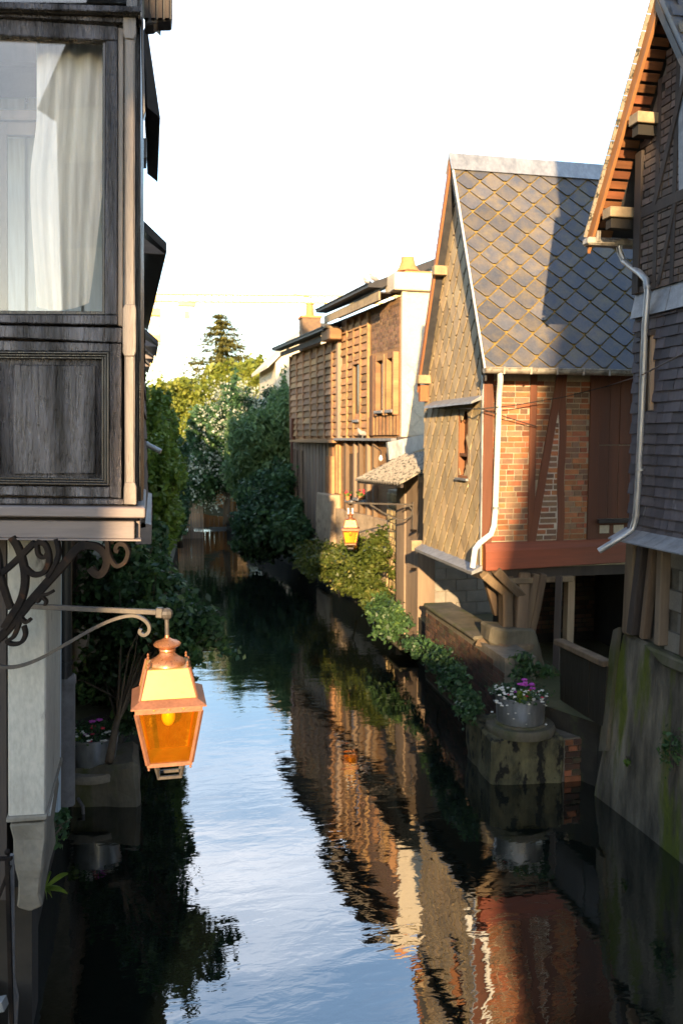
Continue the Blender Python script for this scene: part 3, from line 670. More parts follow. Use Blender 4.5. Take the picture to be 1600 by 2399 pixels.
def row_house(name, y0, y1, xw0, xw1, zb, zt, ez, ex, label, plank=True):
    t = thing(name, ((xw0+xw1)/2-0.5, (y0+y1)/2, 0), label, 'house', 'dark houses along the left bank')
    MB().prism([(xw0,y0,zb),(xw1,y1,zb),(xw1,y1,zt),(xw0,y0,zt)], (-3.2,0,0)).build('wall', M['dark_timber'], t)
    MB().prism([(xw0-1.7,y0+.05,0.3),(xw1-1.7,y1-.05,0.3),(xw1-1.7,y1-.05,zb),(xw0-1.7,y0+.05,zb)], (-1.5,0,0)).build('ground_floor', M['grey_render'], t)
    e0, e1 = xw0+ex, xw1+ex
    MB().add([(e0,y0-.15,ez),(e1,y1+.1,ez),(xw1-1.6,y1+.1,ez+1.7),(xw0-1.6,y0-.15,ez+1.7),
              (e0,y0-.15,ez+.1),(e1,y1+.1,ez+.1),(xw1-1.6,y1+.1,ez+1.84),(xw0-1.6,y0-.15,ez+1.84)],
             [(0,1,2,3),(7,6,5,4),(0,4,5,1),(1,5,6,2),(2,6,7,3),(3,7,4,0)]).build('roof', M['slate_dark'], t)
    MB().prism([(e0-0.02,y0-.13,ez-.02),(xw0-.05,y0-.13,ez-.02),(xw0-.05,y0-.13,ez+.2)], (0,0.05,0)).build('eave_end_board', M['grey_board'], t)
    n = int((zt-zb)/0.21)
    for k in range(n):
        z = zb + (k+0.5)*(zt-zb)/n
        MB().add([(xw0,y0,z-.105),(xw1,y1,z-.105),(xw1,y1,z+.1),(xw0,y0,z+.1),(xw0+.022,y0,z-.105),(xw1+.022,y1,z-.105),(xw1+.004,y1,z+.1),(xw0+.004,y0,z+.1)],
                 [(0,1,5,4),(4,5,6,7),(7,6,2,3),(0,4,7,3),(1,2,6,5)]).build('weatherboard', M['dark_timber'], t)
    MB().prism([(xw0-.05,y0,zb-.12),(xw0+.06,y0,zb-.12),(xw0+.06,y0,zb+.02),(xw0-.05,y0,zb+.05)], (xw1-xw0,y1-y0,0)).build('jetty_sill', M['grey_board'], t)
    return t
row_house('timber_house', 6.3, 9.9, -0.045, -0.02, 3.35, 7.6, 8.4, 0.25, 'weatherboarded dark house adjoining the black timber bay house')
row_house('timber_house', 10.0, 17.0, -0.02, -0.22, 3.2, 6.25, 6.05, 0.27, 'long dark house with deep black eave on the left bank')
row_house('timber_house', 18.2, 20.6, -0.12, -0.14, 3.0, 6.0, 5.88, 0.38, 'narrow dark house, nearest of three small black eaves on the left bank')
row_house('timber_house', 21.2, 22.8, -0.16, -0.20, 3.0, 6.0, 5.9, 0.36, 'narrow dark house, middle of three small black eaves on the left bank')
row_house('timber_house', 23.3, 26.0, -0.22, -0.28, 3.0, 6.0, 5.88, 0.34, 'narrow dark house, farthest of three small black eaves on the left bank')
sp_ = thing('waste_spout', P(352,1050,9.5), 'grey metal spout poking from a dark wall above green shrubs', 'spout')
MB().tube([P(338,1038,9.5),P(377,1058,9.5)], 0.03, 10).build('tube', M['zinc'], sp_, smooth='auto')
MB().tube([P(342,1040,9.5),P(346,1042,9.5)], 0.036, 10).build('collar', M['zinc'], sp_, smooth='auto')

# ------------------------------------------------------------------ slate laying
def clip_poly(poly, region):
    """Sutherland-Hodgman, region convex, counter-clockwise"""
    out = poly
    for i in range(len(region)):
        (x0,y0),(x1,y1) = region[i], region[(i+1) % len(region)]
        inside = lambda p: (x1-x0)*(p[1]-y0) - (y1-y0)*(p[0]-x0) >= -1e-9
        src, out = out, []
        for k in range(len(src)):
            p, q = src[k], src[(k+1) % len(src)]
            ip, iq = inside(p), inside(q)
            if ip: out.append(p)
            if ip != iq:
                d0 = (x1-x0)*(p[1]-y0) - (y1-y0)*(p[0]-x0); d1 = (x1-x0)*(q[1]-y0) - (y1-y0)*(q[0]-x0)
                t = d0/(d0-d1); out.append((p[0]+(q[0]-p[0])*t, p[1]+(q[1]-p[1])*t))
        if not out: return []
    return out
def area(p): return abs(sum(p[i][0]*p[(i+1) % len(p)][1]-p[(i+1) % len(p)][0]*p[i][1] for i in range(len(p))))/2
def diamonds(parent, m, O, a, b_, n, w, h, region, gap=0.008, th=0.007, lift=0.012, holes=(), name='slate', seed=3, mx=300, tilt=0.012):
    O, a, b_, n = Vector(O), Vector(a).normalized(), Vector(b_).normalized(), Vector(n).normalized()
    r2 = random.Random(seed)
    full = [(-0.14*w,-0.86*h+gap),(0.14*w,-0.86*h+gap),(w-gap,0),(0,h-gap),(-w+gap,0)]
    shared = MB().prism([Vector((x,y,lift*(-y/h*0.5+0.5))) for x,y in full], (0,0,-th)).mesh(name, m)
    R3 = Matrix((a, b_, n)).transposed()
    xs = [p[0] for p in region]; ys = [p[1] for p in region]; cnt = 0
    j = int(min(ys)/h) - 1
    while j*h < max(ys) + h:
        i = int(min(xs)/(2*w)) - 1
        while i*2*w < max(xs) + 2*w:
            cx, cy = i*2*w + (j % 2)*w, j*h
            pl = clip_poly([(x+cx,y+cy) for x,y in full], region)
            i += 1
            if len(pl) < 3 or area(pl) < 0.12*w*h or cnt >= mx: continue
            if any(x0 < cx < x1 and y0 < cy < y1 for x0,x1,y0,y1 in holes): continue
            if area(pl) > 0.97*area(full): me = shared
            else: me = MB().prism([Vector((x-cx,y-cy,lift*(-(y-cy)/h*0.5+0.5))) for x,y in pl], (0,0,-th)).mesh(name, m)
            o = bpy.data.objects.new(name, me); COL.objects.link(o); o.parent = parent
            mtx = R3.to_4x4(); rot = Matrix.Rotation(r2.gauss(0,tilt*0.6),4,'X') @ Matrix.Rotation(r2.gauss(0,tilt*0.6),4,'Y') @ Matrix.Rotation(r2.gauss(0,tilt),4,'Z')
            o.matrix_local = Matrix.Translation(O + a*cx + b_*cy - root_of(parent).location) @ mtx @ rot
            cnt += 1
        j += 1
    return cnt

# ------------------------------------------------------------------ right: brick and timber house with tall slate roof
GX, YN, YF = 4.27, 10.5, 12.88          # canal-facing gable plane, near wall, far wall
ZB, ZE, ZR, YR = 2.26, 4.86, 7.82, 11.42
XE = 7.6
VX = 4.12                               # verge
bh = thing('brick_house', (GX+1, YN+1, 1.2), 'jettied brick and red timber house with tall diamond slate roof', 'house')
WIN = (10.97, 11.36, 3.44, 4.40)
gw = MB()
for (y0,y1,z0,z1) in ((YN+.02,WIN[0],ZB,ZE),(WIN[1],YF,ZB,ZE),(WIN[0],WIN[1],ZB,WIN[2]),(WIN[0],WIN[1],WIN[3],ZE)):
    gw.bx(GX,GX+0.12,y0,y1,z0,z1)
gw.prism([(GX,YN+.02,ZE),(GX,YF,ZE),(GX,YR+.05,ZR-.12),(GX,YR-.05,ZR-.12)], (0.12,0,0))
gw.build('gable_wall', M['slate_moss'], bh)
reg = [(YN+.0,ZB+.02),(YF,ZB+.02),(YF,ZE+.05),(YR,ZR-.1),(YN+.0,ZE-.05)]
# local plane: a along -Y keeps the region counter-clockwise seen from the canal
diamonds(bh, M['slate_wall'], (GX-.012,0,0), (0,-1,0), (0,0,1), (-1,0,0), 0.14, 0.20, [(-y,z) for y,z in reg][::-1], holes=[(-WIN[1],-WIN[0],WIN[2],WIN[3])], seed=11, mx=300, lift=0.018, gap=0.010)
# front wall
MB().bx(GX+.14,XE,YN+.006,YN+.14,ZB,ZE).build('front_wall', M['mortar'], bh)
MB().bx(GX+.14,XE,YF-.14,YF,ZB,ZE).build('rear_wall', M['cream_render'], bh)
MB().bx(XE-.12,XE,YN+.15,YF-.15,ZB,ZE).build('inner_wall', M['cream_render'], bh)
MB().bx(GX+.02,XE,YN+.03,YF-.03,ZB-.14,ZB-.005).build('floor', M['dark_timber'], bh)
xb = lambda z: 4.985 + (z-2.62)/(4.78-2.62)*0.36
R_ = M['red_wood']
MB().bx(GX-.005,4.405,YN-.03,YN+.10,ZB+.33,ZE-.03).build('corner_post', R_, bh, bevel=0.006)
MB().bx(4.925,5.02,YN-.015,YN+.05,ZB+.36,ZE-.03).build('post', R_, bh, bevel=0.006)
MB().prism([(xb(2.62)-.055,YN-.02,2.62),(xb(2.62)+.055,YN-.02,2.62),(xb(4.83)+.055,YN-.02,4.83),(xb(4.83)-.055,YN-.02,4.83)], (0,0.06,0)).build('brace', R_, bh, bevel=0.006)
pm = MB(); zs = [2.62+k*(4.83-2.62)/14 for k in range(15)]
for k in range(14):
    s0, s1 = 0.012*math.sin(k*0.9), 0.012*math.sin((k+1)*0.9)
    pm.prism([(5.345+s0,YN-.012,zs[k]),(5.445+s0,YN-.012,zs[k]),(5.445+s1,YN-.012,zs[k+1]),(5.345+s1,YN-.012,zs[k+1])], (0,0.06,0))
pm.build('post', R_, bh)
MB().bx(5.79,5.935,YN-.02,YN+.05,ZB+.36,ZE-.03).build('post', R_, bh, bevel=0.006)
for k, x in enumerate((5.94,6.09,6.24,6.39,6.54,6.69,6.84,6.99,7.14,7.29)):
    MB().bx(x,x+.145,YN-.004+.004*(k % 2),YN+.03,2.9,3.895).build('board', R_, bh, bevel=0.003)
    MB().bx(x,x+.145,YN-.008+.004*(k % 2),YN+.03,3.905,ZE-.03).build('board', R_, bh, bevel=0.003)
MB().bx(5.935,7.5,YN-.07,YN+.02,2.84,2.895).build('board_sill', M['dark_timber'], bh, bevel=0.004)
MB().bx(5.98,6.12,YN-.012,YN+.03,2.70,2.81).build('infill_block', M['cream_render'], bh)
MB().bx(6.19,6.34,YN-.012,YN+.03,2.70,2.81).build('infill_block', M['cream_render'], bh)
MB().bx(5.935,7.5,YN-.003,YN+.03,2.62,2.84).build('board_rail', R_, bh)
bm_ = MB().prism([(GX+.03,YN-.10,ZB-.01),(XE,YN-.02,ZB+.06),(XE,YN-.02,ZB+.30),(XE,YN-.02,ZB+.36),(GX+.03,YN-.06,ZB+.36),(GX+.03,YN-.10,ZB+.24)], (0,0.14,0))
bm_.build('bressumer', M['red_beam'], bh, bevel=0.008)
lay(bh, BMX, (0,YN,0), (1,0,0), (0,-1,0), 2.635, 4.80, 4.41, 4.92, seed=21, L=0.2)
lay(bh, BMX, (0,YN,0), (1,0,0), (0,-1,0), 2.635, 4.80, 5.025, lambda z: xb(z)-.06, seed=22, L=0.2)
MB().prism([(xb(2.63)+.05,YN-.0005,2.63),(5.36,YN-.0005,2.63),(5.36,YN-.0005,4.3),(xb(4.3)+.05,YN-.0005,4.3)], (0,0.01,0)).build('pale_mortar_panel', M['mortar_white'], bh)
lay(bh, BM['brick_brown']+BM['brick'], (0,YN-.002,0), (1,0,0), (0,-1,0), 2.635, 4.3, lambda z: xb(z)+.06, 5.34, seed=23, L=0.24, j=0.017, h=0.058)
lay(bh, BMX, (0,YN,0), (1,0,0), (0,-1,0), 2.635, 4.80, 5.45, 5.785, seed=24, L=0.2)
# gable window, hood and drip board
for q in ((WIN[0],WIN[0]+.035,WIN[2],WIN[3]),(WIN[1]-.035,WIN[1],WIN[2],WIN[3])):
    MB().bx(GX-.02,GX+.10,*q).build('window_frame', M['orange_wood'], bh, bevel=0.003)
wn_ = MB().bx(GX-.02,GX+.10,WIN[0]+.035,WIN[1]-.035,WIN[2],WIN[2]+.04).build('window', M['orange_wood'], bh, bevel=0.003)
MB().bx(GX-.02,GX+.10,WIN[0]+.035,WIN[1]-.035,WIN[3]-.04,WIN[3]).build('window_head', M['orange_wood'], wn_)
MB().bx(GX-.01,GX+.08,WIN[0]+.035,WIN[1]-.035,WIN[2]+.30,WIN[2]+.345).build('glazing_bar', M['orange_wood'], wn_)
MB().bx(GX+.07,GX+.08,WIN[0]+.03,WIN[1]-.03,WIN[2]+.03,WIN[3]-.03).build('pane', M['dark_glass'], wn_)
for q in ((WIN[0]-.085,WIN[0],WIN[2]-.06,WIN[3]+.06),(WIN[1],WIN[1]+.085,WIN[2]-.06,WIN[3]+.06),(WIN[0],WIN[1],WIN[2]-.12,WIN[2]-.03),(WIN[0],WIN[1],WIN[3],WIN[3]+.08)):
    MB().bx(GX-.022,GX+.004,*q).build('window_trim', M['slate_wall'], bh)
MB().bx(GX-.06,GX+.02,WIN[0]-.03,WIN[1]+.03,WIN[2]-.03,WIN[2]).build('window_ledge', M['lead'], wn_)
MB().prism([(GX-.002,YN+.0,4.56),(GX-.16,YN+.0,4.47),(GX-.17,YN+.0,4.44),(GX-.002,YN+.0,4.50)], (0,1.95,0)).build('hood', M['lead'], bh)
MB().prism([(GX-.004,YN-.05,ZB+.06),(GX-.15,YN-.05,ZB-.02),(GX-.15,YN-.05,ZB-.06),(GX-.004,YN-.05,ZB-.01)], (0,YF-YN+.1,0)).build('drip_board', M['lead'], bh)
MB().bx(GX-.19,GX-.02,YF+.05,YF+.12,ZB-.06,ZB+.10).build('drip_end_block', M['pale_wood'], bh)
MB().bx(GX-.028,GX-.008,YN-.034,YN+.012,ZB+.06,ZE-.05).build('corner_bead', M['zinc'], bh)
# roof
YE, YE2 = 10.10, 12.78
sl = Vector((0, YR-YE, ZR-ZE)); SLN = sl.length; up = sl.normalized(); nr = Vector((0,-(ZR-ZE),YR-YE)).normalized()
MB().prism([(VX,YE,ZE),(XE+.3,YE,ZE),(XE+.3,YR,ZR),(VX,YR,ZR)], -nr*0.05).build('roof_deck', M['slate_moss'], bh)
sl2 = Vector((0, YR-YE2, ZR-ZE)); nr2 = Vector((0,ZR-ZE,YE2-YR)).normalized()
MB().prism([(VX,YE2,ZE),(VX,YR,ZR),(XE+.3,YR,ZR),(XE+.3,YE2,ZE)], -nr2*0.05).build('rear_roof_deck', M['slate_dark'], bh)
diamonds(bh, M['slate'], Vector((VX,YE,ZE)) + nr*0.012, (1,0,0), up, nr, 0.182, 0.168, [(0.015,0.02),(XE+.28-VX,0.02),(XE+.28-VX,SLN-.08),(0.015,SLN-.08)], seed=12, gap=0.012, lift=0.016)
MB().prism([(VX-.03,YR-.135,ZR-.19),(VX-.03,YR-.01,ZR+.06),(VX-.03,YR+.01,ZR+.06),(VX-.03,YR+.135,ZR-.19),(VX-.03,YR+.12,ZR-.19),(VX-.03,YR,ZR+.03),(VX-.03,YR-.12,ZR-.19)], (XE+.35-VX,0,0)).build('ridge_cap', M['zinc'], bh)
MB().prism([(VX-.012,YE-.01,ZE-.02),(VX-.012,YE-.01,ZE+.03),(VX-.012,YR-.02,ZR+.02),(VX-.012,YR-.02,ZR-.05)], (0.02,0,0)).build('verge_trim', M['white_paint'], bh)
MB().prism([(VX+.012,YE+.02,ZE-.15),(VX+.012,YE+.02,ZE-.03),(VX+.012,YR,ZR-.10),(VX+.012,YR,ZR-.28)], (0.025,0,0)).build('bargeboard', M['slate_dark'], bh)
MB().prism([(VX-.02,YE2,ZE-.16),(VX-.02,YR,ZR-.16),(VX-.02,YR,ZR+.03),(VX-.02,YE2,ZE+.04)], (0.03,0,0)).build('far_bargeboard', M['orange_wood'], bh)
for f in (0.42, 0.93):
    q = Vector((VX-.01, YR+(YE2-YR)*f, ZR+(ZE-ZR)*f-.18))
    MB().bx(VX-.06,GX+.02,q.y-.10,q.y+.02,q.z-.06,q.z+.07).build('purlin_end', M['pale_wood'], bh, bevel=0.006)
MB().bx(VX+.0,GX+.02,YE2-.10,YE2+.0,ZE-.30,ZE-.05).build('eave_box', M['orange_wood'], bh)
gt = MB(); n = 10
for x in (VX-.03, XE+.2):
    for k in range(n+1):
        t = math.pi*k/n; gt.v.append(Vector((x, YE-.05-.06*math.cos(t), ZE+.0-.065*math.sin(t))))
for k in range(n): gt.f.append((k,k+1,n+2+k,n+1+k))
gt.f.append(tuple(range(n+1)))
gt.build('gutter', M['zinc_dirty'], bh, smooth='auto')
MB().tube([(VX-.03,YE-.11,ZE+.005),(XE+.2,YE-.11,ZE+.005)], 0.009, 8).build('gutter_bead', M['zinc_dirty'], bh)
for k in range(9): MB().bx(VX+.2+k*.36,VX+.225+k*.36,YE-.118,YE-.10,ZE-.07,ZE+.02).build('gutter_clip', M['zinc_dirty'], bh)
pth = [(1172,868,10.05),(1172,892,10.1),(1169,925,10.3),(1167,1000,10.38),(1160,1200,10.38),(1157,1232,10.38),(1150,1252,10.36),(1124,1272,10.30),(1113,1286,10.28),(1110,1306,10.28),(1107,1330,10.28)]
MB().tube([PY(u,v,y) for u,v,y in pth], 0.037, 14).build('downpipe', M['white_paint'], bh, smooth='auto')
for u, v in ((1168,960),(1161,1190)): MB().tube([PY(u,v-3,10.38),PY(u,v+3,10.38)], 0.048, 14).build('pipe_collar', M['zinc'], bh)
# timbers carrying the jetty
OT = M['old_timber']
def strut(p, q, w, d, nm='strut'): MB().bar(p, q, w, d, (1,0,0)).build(nm, OT, bh, bevel=0.012, sub=1, wob=0.015, wsc=5)
strut(PY(1185,1345,10.62), PY(1185,1500,10.62), 0.19, 0.15, 'jetty_post')
strut(PY(1225,1340,10.56), PY(1215,1495,10.56), 0.17, 0.16, 'jetty_post')
strut(PY(1132,1345,10.50), PY(1180,1385,10.60), 0.12, 0.11)
strut(PY(1160,1335,10.44), PY(1222,1395,10.54), 0.13, 0.12)
strut(PY(1140,1360,10.9), PY(1165,1440,10.9), 0.11, 0.10)
strut(PY(1255,1345,10.50), PY(1228,1480,10.54), 0.10, 0.10)
strut(PY(1272,1345,10.46), PY(1240,1495,10.56), 0.10, 0.10)
MB().bx(4.6,5.6,10.46,10.7,2.05,2.13).build('bearer', OT, bh, bevel=0.01)
MB().bar(PY(1310,1350,10.4), PY(1302,1570,10.3), 0.08, 0.10).build('jamb_post', M['dark_timber'], bh)
MB().bar(PY(1335,1340,10.8), PY(1330,1510,10.8), 0.13, 0.10).build('white_post', M['plank_grey'], bh)
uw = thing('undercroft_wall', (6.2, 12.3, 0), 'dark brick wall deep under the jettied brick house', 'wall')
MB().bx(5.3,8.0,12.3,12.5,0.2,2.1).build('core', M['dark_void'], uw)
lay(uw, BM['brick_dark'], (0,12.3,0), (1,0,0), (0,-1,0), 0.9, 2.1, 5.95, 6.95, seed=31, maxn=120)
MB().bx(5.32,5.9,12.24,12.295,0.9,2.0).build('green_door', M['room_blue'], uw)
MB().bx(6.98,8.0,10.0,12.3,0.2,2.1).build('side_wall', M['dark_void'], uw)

# masonry under the house along the water
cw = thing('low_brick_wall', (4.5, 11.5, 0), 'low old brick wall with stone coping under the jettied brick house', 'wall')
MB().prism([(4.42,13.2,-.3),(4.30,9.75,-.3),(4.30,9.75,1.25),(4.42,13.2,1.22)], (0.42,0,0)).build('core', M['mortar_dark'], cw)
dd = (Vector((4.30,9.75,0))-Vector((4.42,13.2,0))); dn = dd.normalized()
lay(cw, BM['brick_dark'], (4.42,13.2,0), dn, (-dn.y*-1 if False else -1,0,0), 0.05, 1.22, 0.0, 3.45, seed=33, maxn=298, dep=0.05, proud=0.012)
MB().prism([(4.36,13.2,1.22),(4.26,10.7,1.25),(4.26,10.7,1.31),(4.36,13.2,1.29)], (0.5,0,0)).build('coping', M['concrete'], cw, bevel=0.02, sub=2, wob=0.012, wsc=4)
MB().prism([(4.25,10.66,1.2),(4.5,10.3,1.14),(4.55,10.3,1.24),(4.35,10.75,1.30)], (0.5,0.12,0)).build('coping', M['old_timber'], cw, bevel=0.02, sub=2, wob=.02, wsc=5)
MB().prism([PY(1150,1470,10.42),PY(1255,1475,10.42),PY(1275,1545,10.42),PY(1290,1600,10.42),PY(1220,1560,10.42),PY(1150,1510,10.42)], (0,0.4,0)).build('footing', M['concrete'], cw, bevel=0.03, sub=2, wob=0.03, wsc=4)

# flood board with timber rail
fb = thing('flood_board', (4.85, 8.8, 0.4), 'dark flood board with timber rail beside mossy concrete wall', 'board')
MB().bar(PX(1308,1503,4.82), PX(1424,1556,4.82), 0.13, 0.07).build('rail', M['old_timber'], fb, bevel=0.01)
p = [PX(1312,1515,4.80),PX(1422,1562,4.80),PX(1412,1705,4.80),PX(1312,1640,4.80)]
MB().prism(p, (0.06,0,0)).build('board', M['dark_board'], fb)
MB().prism([PX(1365,1540,4.792),PX(1380,1547,4.792),PX(1377,1680,4.792),PX(1363,1670,4.792)], (0.03,0,0)).build('batten', M['dark_board'], fb)
fb2 = thing('flood_plank', (4.8, 8.45, 0.4), 'pale slanting plank leaning at the edge of mossy concrete wall', 'plank')
MB().prism([PX(1436,1476,4.83),PX(1448,1470,4.83),PX(1442,1520,4.83),PX(1418,1760,4.79),PX(1402,1760,4.79),PX(1428,1520,4.83)], (0.05,0,0)).build('plank', M['concrete'], fb2)
fb2.children[0].parent = fb2

# ------------------------------------------------------------------ right bank pier with flower tub
pr = thing('concrete_pier', (4.2, 9.2, 0), 'pitted mossy concrete pier with brick side standing in the water on the right', 'pier')
MB().prism([(3.80,8.92,-.3),(4.62,8.80,-.3),(4.66,8.80,.55),(3.78,8.90,.55)], (0.05,0.95,0)).build('block', M['concrete_wet'], pr, bevel=0.03, sub=4, wob=0.035, wsc=6)
MB().bx(4.63,4.98,8.83,9.8,-.3,.52).build('brick_core', M['mortar_dark'], pr)
lay(pr, BM['brick_dark']+BM['brick'], (0,8.83,0), (1,0,0), (0,-1,0), 0.0, 0.5, 4.66, 4.98, seed=41, dep=0.06, proud=0.02)
TC = Vector((4.24, 9.14, 0.57))
MB().lathe(TC, [(0.40,-.03),(0.41,.02),(0.40,.06),(0.385,.075)], 32).build('round_base', M['concrete'], pr, smooth='auto')
MB().lathe(TC, [(0.31,.07),(0.31,.085),(0.30,.10)], 32).build('base_collar', M['concrete'], pr, smooth='auto')
def flowers(t, c, r, z, n_w, n_p, n_r, seed, spill=0.0, big=()):
    r2 = random.Random(seed)
    def blob(name, m, pts, s):
        q = MB()
        for p in pts:
            for k in range(5):
                ang = k*1.257 + r2.random(); d = Vector((math.cos(ang), math.sin(ang), 0.15+0.3*r2.random()))*s*0.55
                q.ell(p+d, (s*0.5, s*0.5, s*0.32), 6, 4)
        q.build(name, m, t)
    def rp(rr, zz): 
        a = r2.uniform(0, 2*math.pi); d = rr*math.sqrt(r2.random()); return Vector((c.x+d*math.cos(a), c.y+d*math.sin(a), z + zz*(1-(d/rr)**2*0.8) + r2.uniform(-.02,.02)))
    lm = leaf_mesh([(c + Vector((0,0,z-c.z+0.02)), (r*1.05, r*1.05, 0.09), 1500)], 0.022, seed, flat=0.4)
    o = bpy.data.objects.new('foliage', lm[0]); lm[0].materials.append(L_['dark']); COL.objects.link(o); o.parent = t; o.location = -Vector(t.location)
    for k in range(n_w):
        a = r2.uniform(2.6, 5.6); rr = r*r2.uniform(0.7, 1.22)
        zz = z + 0.06 - max(0, rr/r-0.95)*r2.uniform(0.2, 1.6)*spill
        blob('white_flower', M['fl_white'], [Vector((c.x+rr*math.cos(a), c.y+rr*math.sin(a), zz + r2.uniform(-.02,.05)))], r2.choice((0.012,0.016,0.024)))
    for k in range(n_p): blob('magenta_flower', M['fl_pink'], [rp(r*0.5, 0.17)+Vector((0.02,-.05,0.0))], 0.036)
    for k in range(n_r): blob('red_flower', M['fl_red'], [rp(r*0.8, 0.10)+Vector((0,-.08,0))], 0.022)
    for (dx, dy, dz) in big:
        lm = leaf_mesh([(Vector((c.x+dx, c.y+dy, z+dz)), (0.085,0.05,0.07), 60)], 0.05, seed+1, flat=0.2)
        o = bpy.data.objects.new('bright_leaves', lm[0]); lm[0].materials.append(L_['fresh']); COL.objects.link(o); o.parent = t; o.location = -Vector(t.location)

# ------------------------------------------------------------------ foliage
def leaf_mesh(blobs, size, seed, flat=0.0, clumps=None, elong=1.7, droop=0.0, hollow=0.35, sunup=0.3):
    """leaf-sized folded faces spread in clumps through ellipsoids; blobs = [(centre, radii, count)]"""
    rs = np.random.RandomState(seed); VV = []; cents = []
    for c, rr, n in blobs:
        c = np.array(c); rr = np.array(rr)
        nc = clumps or max(6, int(n/70))
        d = rs.normal(size=(nc,3)); d /= np.linalg.norm(d, axis=1)[:,None]
        rad_ = (hollow + (1-hollow)*rs.rand(nc)**0.5)[:,None]
        cc = c + d*rad_*rr*0.92
        cents.append(cc)
        idx = rs.randint(0, nc, n)
        sp2 = rr/ (nc**(1/3.0)) * 0.62
        pos = cc[idx] + rs.normal(size=(n,3))*sp2*(0.6+0.7*rs.rand(nc)[idx][:,None])
        nrm = rs.normal(size=(n,3)) + np.array([0,0,sunup*2]) + (pos-c)/rr*0.5
        nrm[:,2] += flat*2
        nrm /= np.linalg.norm(nrm, axis=1)[:,None]
        t = rs.normal(size=(n,3)); t[:,2] -= droop*2
        t -= nrm*np.sum(t*nrm, axis=1)[:,None]; t /= np.linalg.norm(t, axis=1)[:,None]
        bt = np.cross(nrm, t)
        s = size*(0.6+0.8*rs.rand(n))[:,None]
        l, w = s*elong*0.5, s*0.5
        fold = nrm*s*0.12
        VV.append(np.stack([pos-t*l, pos+bt*w+fold, pos+t*l, pos-bt*w+fold], axis=1).reshape(-1,3))
    vv = np.concatenate(VV); nq = len(vv)//4
    me = bpy.data.meshes.new('foliage')
    me.vertices.add(len(vv)); me.vertices.foreach_set('co', vv.ravel().astype(np.float32))
    me.loops.add(nq*4); me.loops.foreach_set('vertex_index', np.arange(nq*4, dtype=np.int32))
    me.polygons.add(nq); me.polygons.foreach_set('loop_start', np.arange(0, nq*4, 4, dtype=np.int32)); 
    me.update(calc_edges=True)
    return me, np.concatenate(cents)
def plant(name, base, blobs, size, leaf, label, cat, seed=1, trunk=0.06, branches=14, group=None, crown='crown', stem='trunk', **k):
    base = Vector(base); t = thing(name, base, label, cat, group)
    rr_ = random.Random(seed*7+1); sat = []          # shoots and side clumps break up the outline
    for c, rad3, n in blobs:
        if max(rad3) < .3: continue
        for q_ in range(9):
            a_, h_ = rr_.uniform(0, 6.283), rr_.uniform(-.5, 1.0)
            d_ = Vector((math.cos(a_)*math.sqrt(1-h_*h_), math.sin(a_)*math.sqrt(1-h_*h_), h_)); f_ = rr_.uniform(.16, .34)
            sat.append((Vector(c) + Vector((d_.x*rad3[0], d_.y*rad3[1], d_.z*rad3[2]))*rr_.uniform(.95, 1.22), (rad3[0]*f_, rad3[1]*f_, rad3[2]*f_*1.25), max(12, int(n*.022))))
    blobs = list(blobs) + sat
    me, cents = leaf_mesh(blobs, size, seed, **k); me.materials.append(L_[leaf])
    o = bpy.data.objects.new(crown, me); COL.objects.link(o); o.parent = t; o.location = -base
    q = MB(); r2 = random.Random(seed)
    mid = base.lerp(Vector(blobs[0][0]), 0.55) + Vector((r2.uniform(-.05,.05), r2.uniform(-.05,.05), 0))
    q.tube([base + Vector((0,0,-0.05)), base.lerp(mid, 0.5) + Vector((r2.uniform(-.04,.04),0,0)), mid, Vector(blobs[0][0])], [trunk*1.25, trunk, trunk*0.75, trunk*0.3], 8)
    pick = list(range(len(cents))); r2.shuffle(pick)
    for i in pick[:branches]:
        c = Vector(cents[i]); s = base.lerp(mid, r2.uniform(0.5, 1.0))
        m_ = s.lerp(c, 0.5) + Vector((r2.uniform(-.1,.1), r2.uniform(-.1,.1), 0.12*(c-s).length))
        q.tube([s, m_, c], [trunk*0.45, trunk*0.28, trunk*0.08], 5, cap=False)
    q.build(stem, M['bark'], t, smooth=True, recalc=False)
    return t

tubs = 'zinc flower tubs on the canal piers'
TC2 = TC + Vector((0,0,.09))
tub = thing('flower_tub', TC2, 'grey zinc tub of white and magenta flowers on mossy concrete pier', 'flower tub', tubs)
prof = [(0.27,0),(0.275,0.01),(0.295,0.30),(0.308,0.31),(0.308,0.325),(0.288,0.325),(0.278,0.27),(0.0,0.26)]
MB().lathe(TC2, prof, 36).build('tub', M['zinc_tub'], tub, smooth='auto')
for a in (-1, 1): MB().tube([TC2+Vector((0.272*a,-.05,.24)),TC2+Vector((0.32*a,-.05,.25)),TC2+Vector((0.32*a,.05,.25)),TC2+Vector((0.272*a,.05,.24))], 0.009, 6).build('handle', M['zinc_tub'], tub)
flowers(tub, TC2, 0.30, TC2.z+0.33, 85, 10, 9, 51, spill=1.0, big=[(-.07,-.24,.02)])

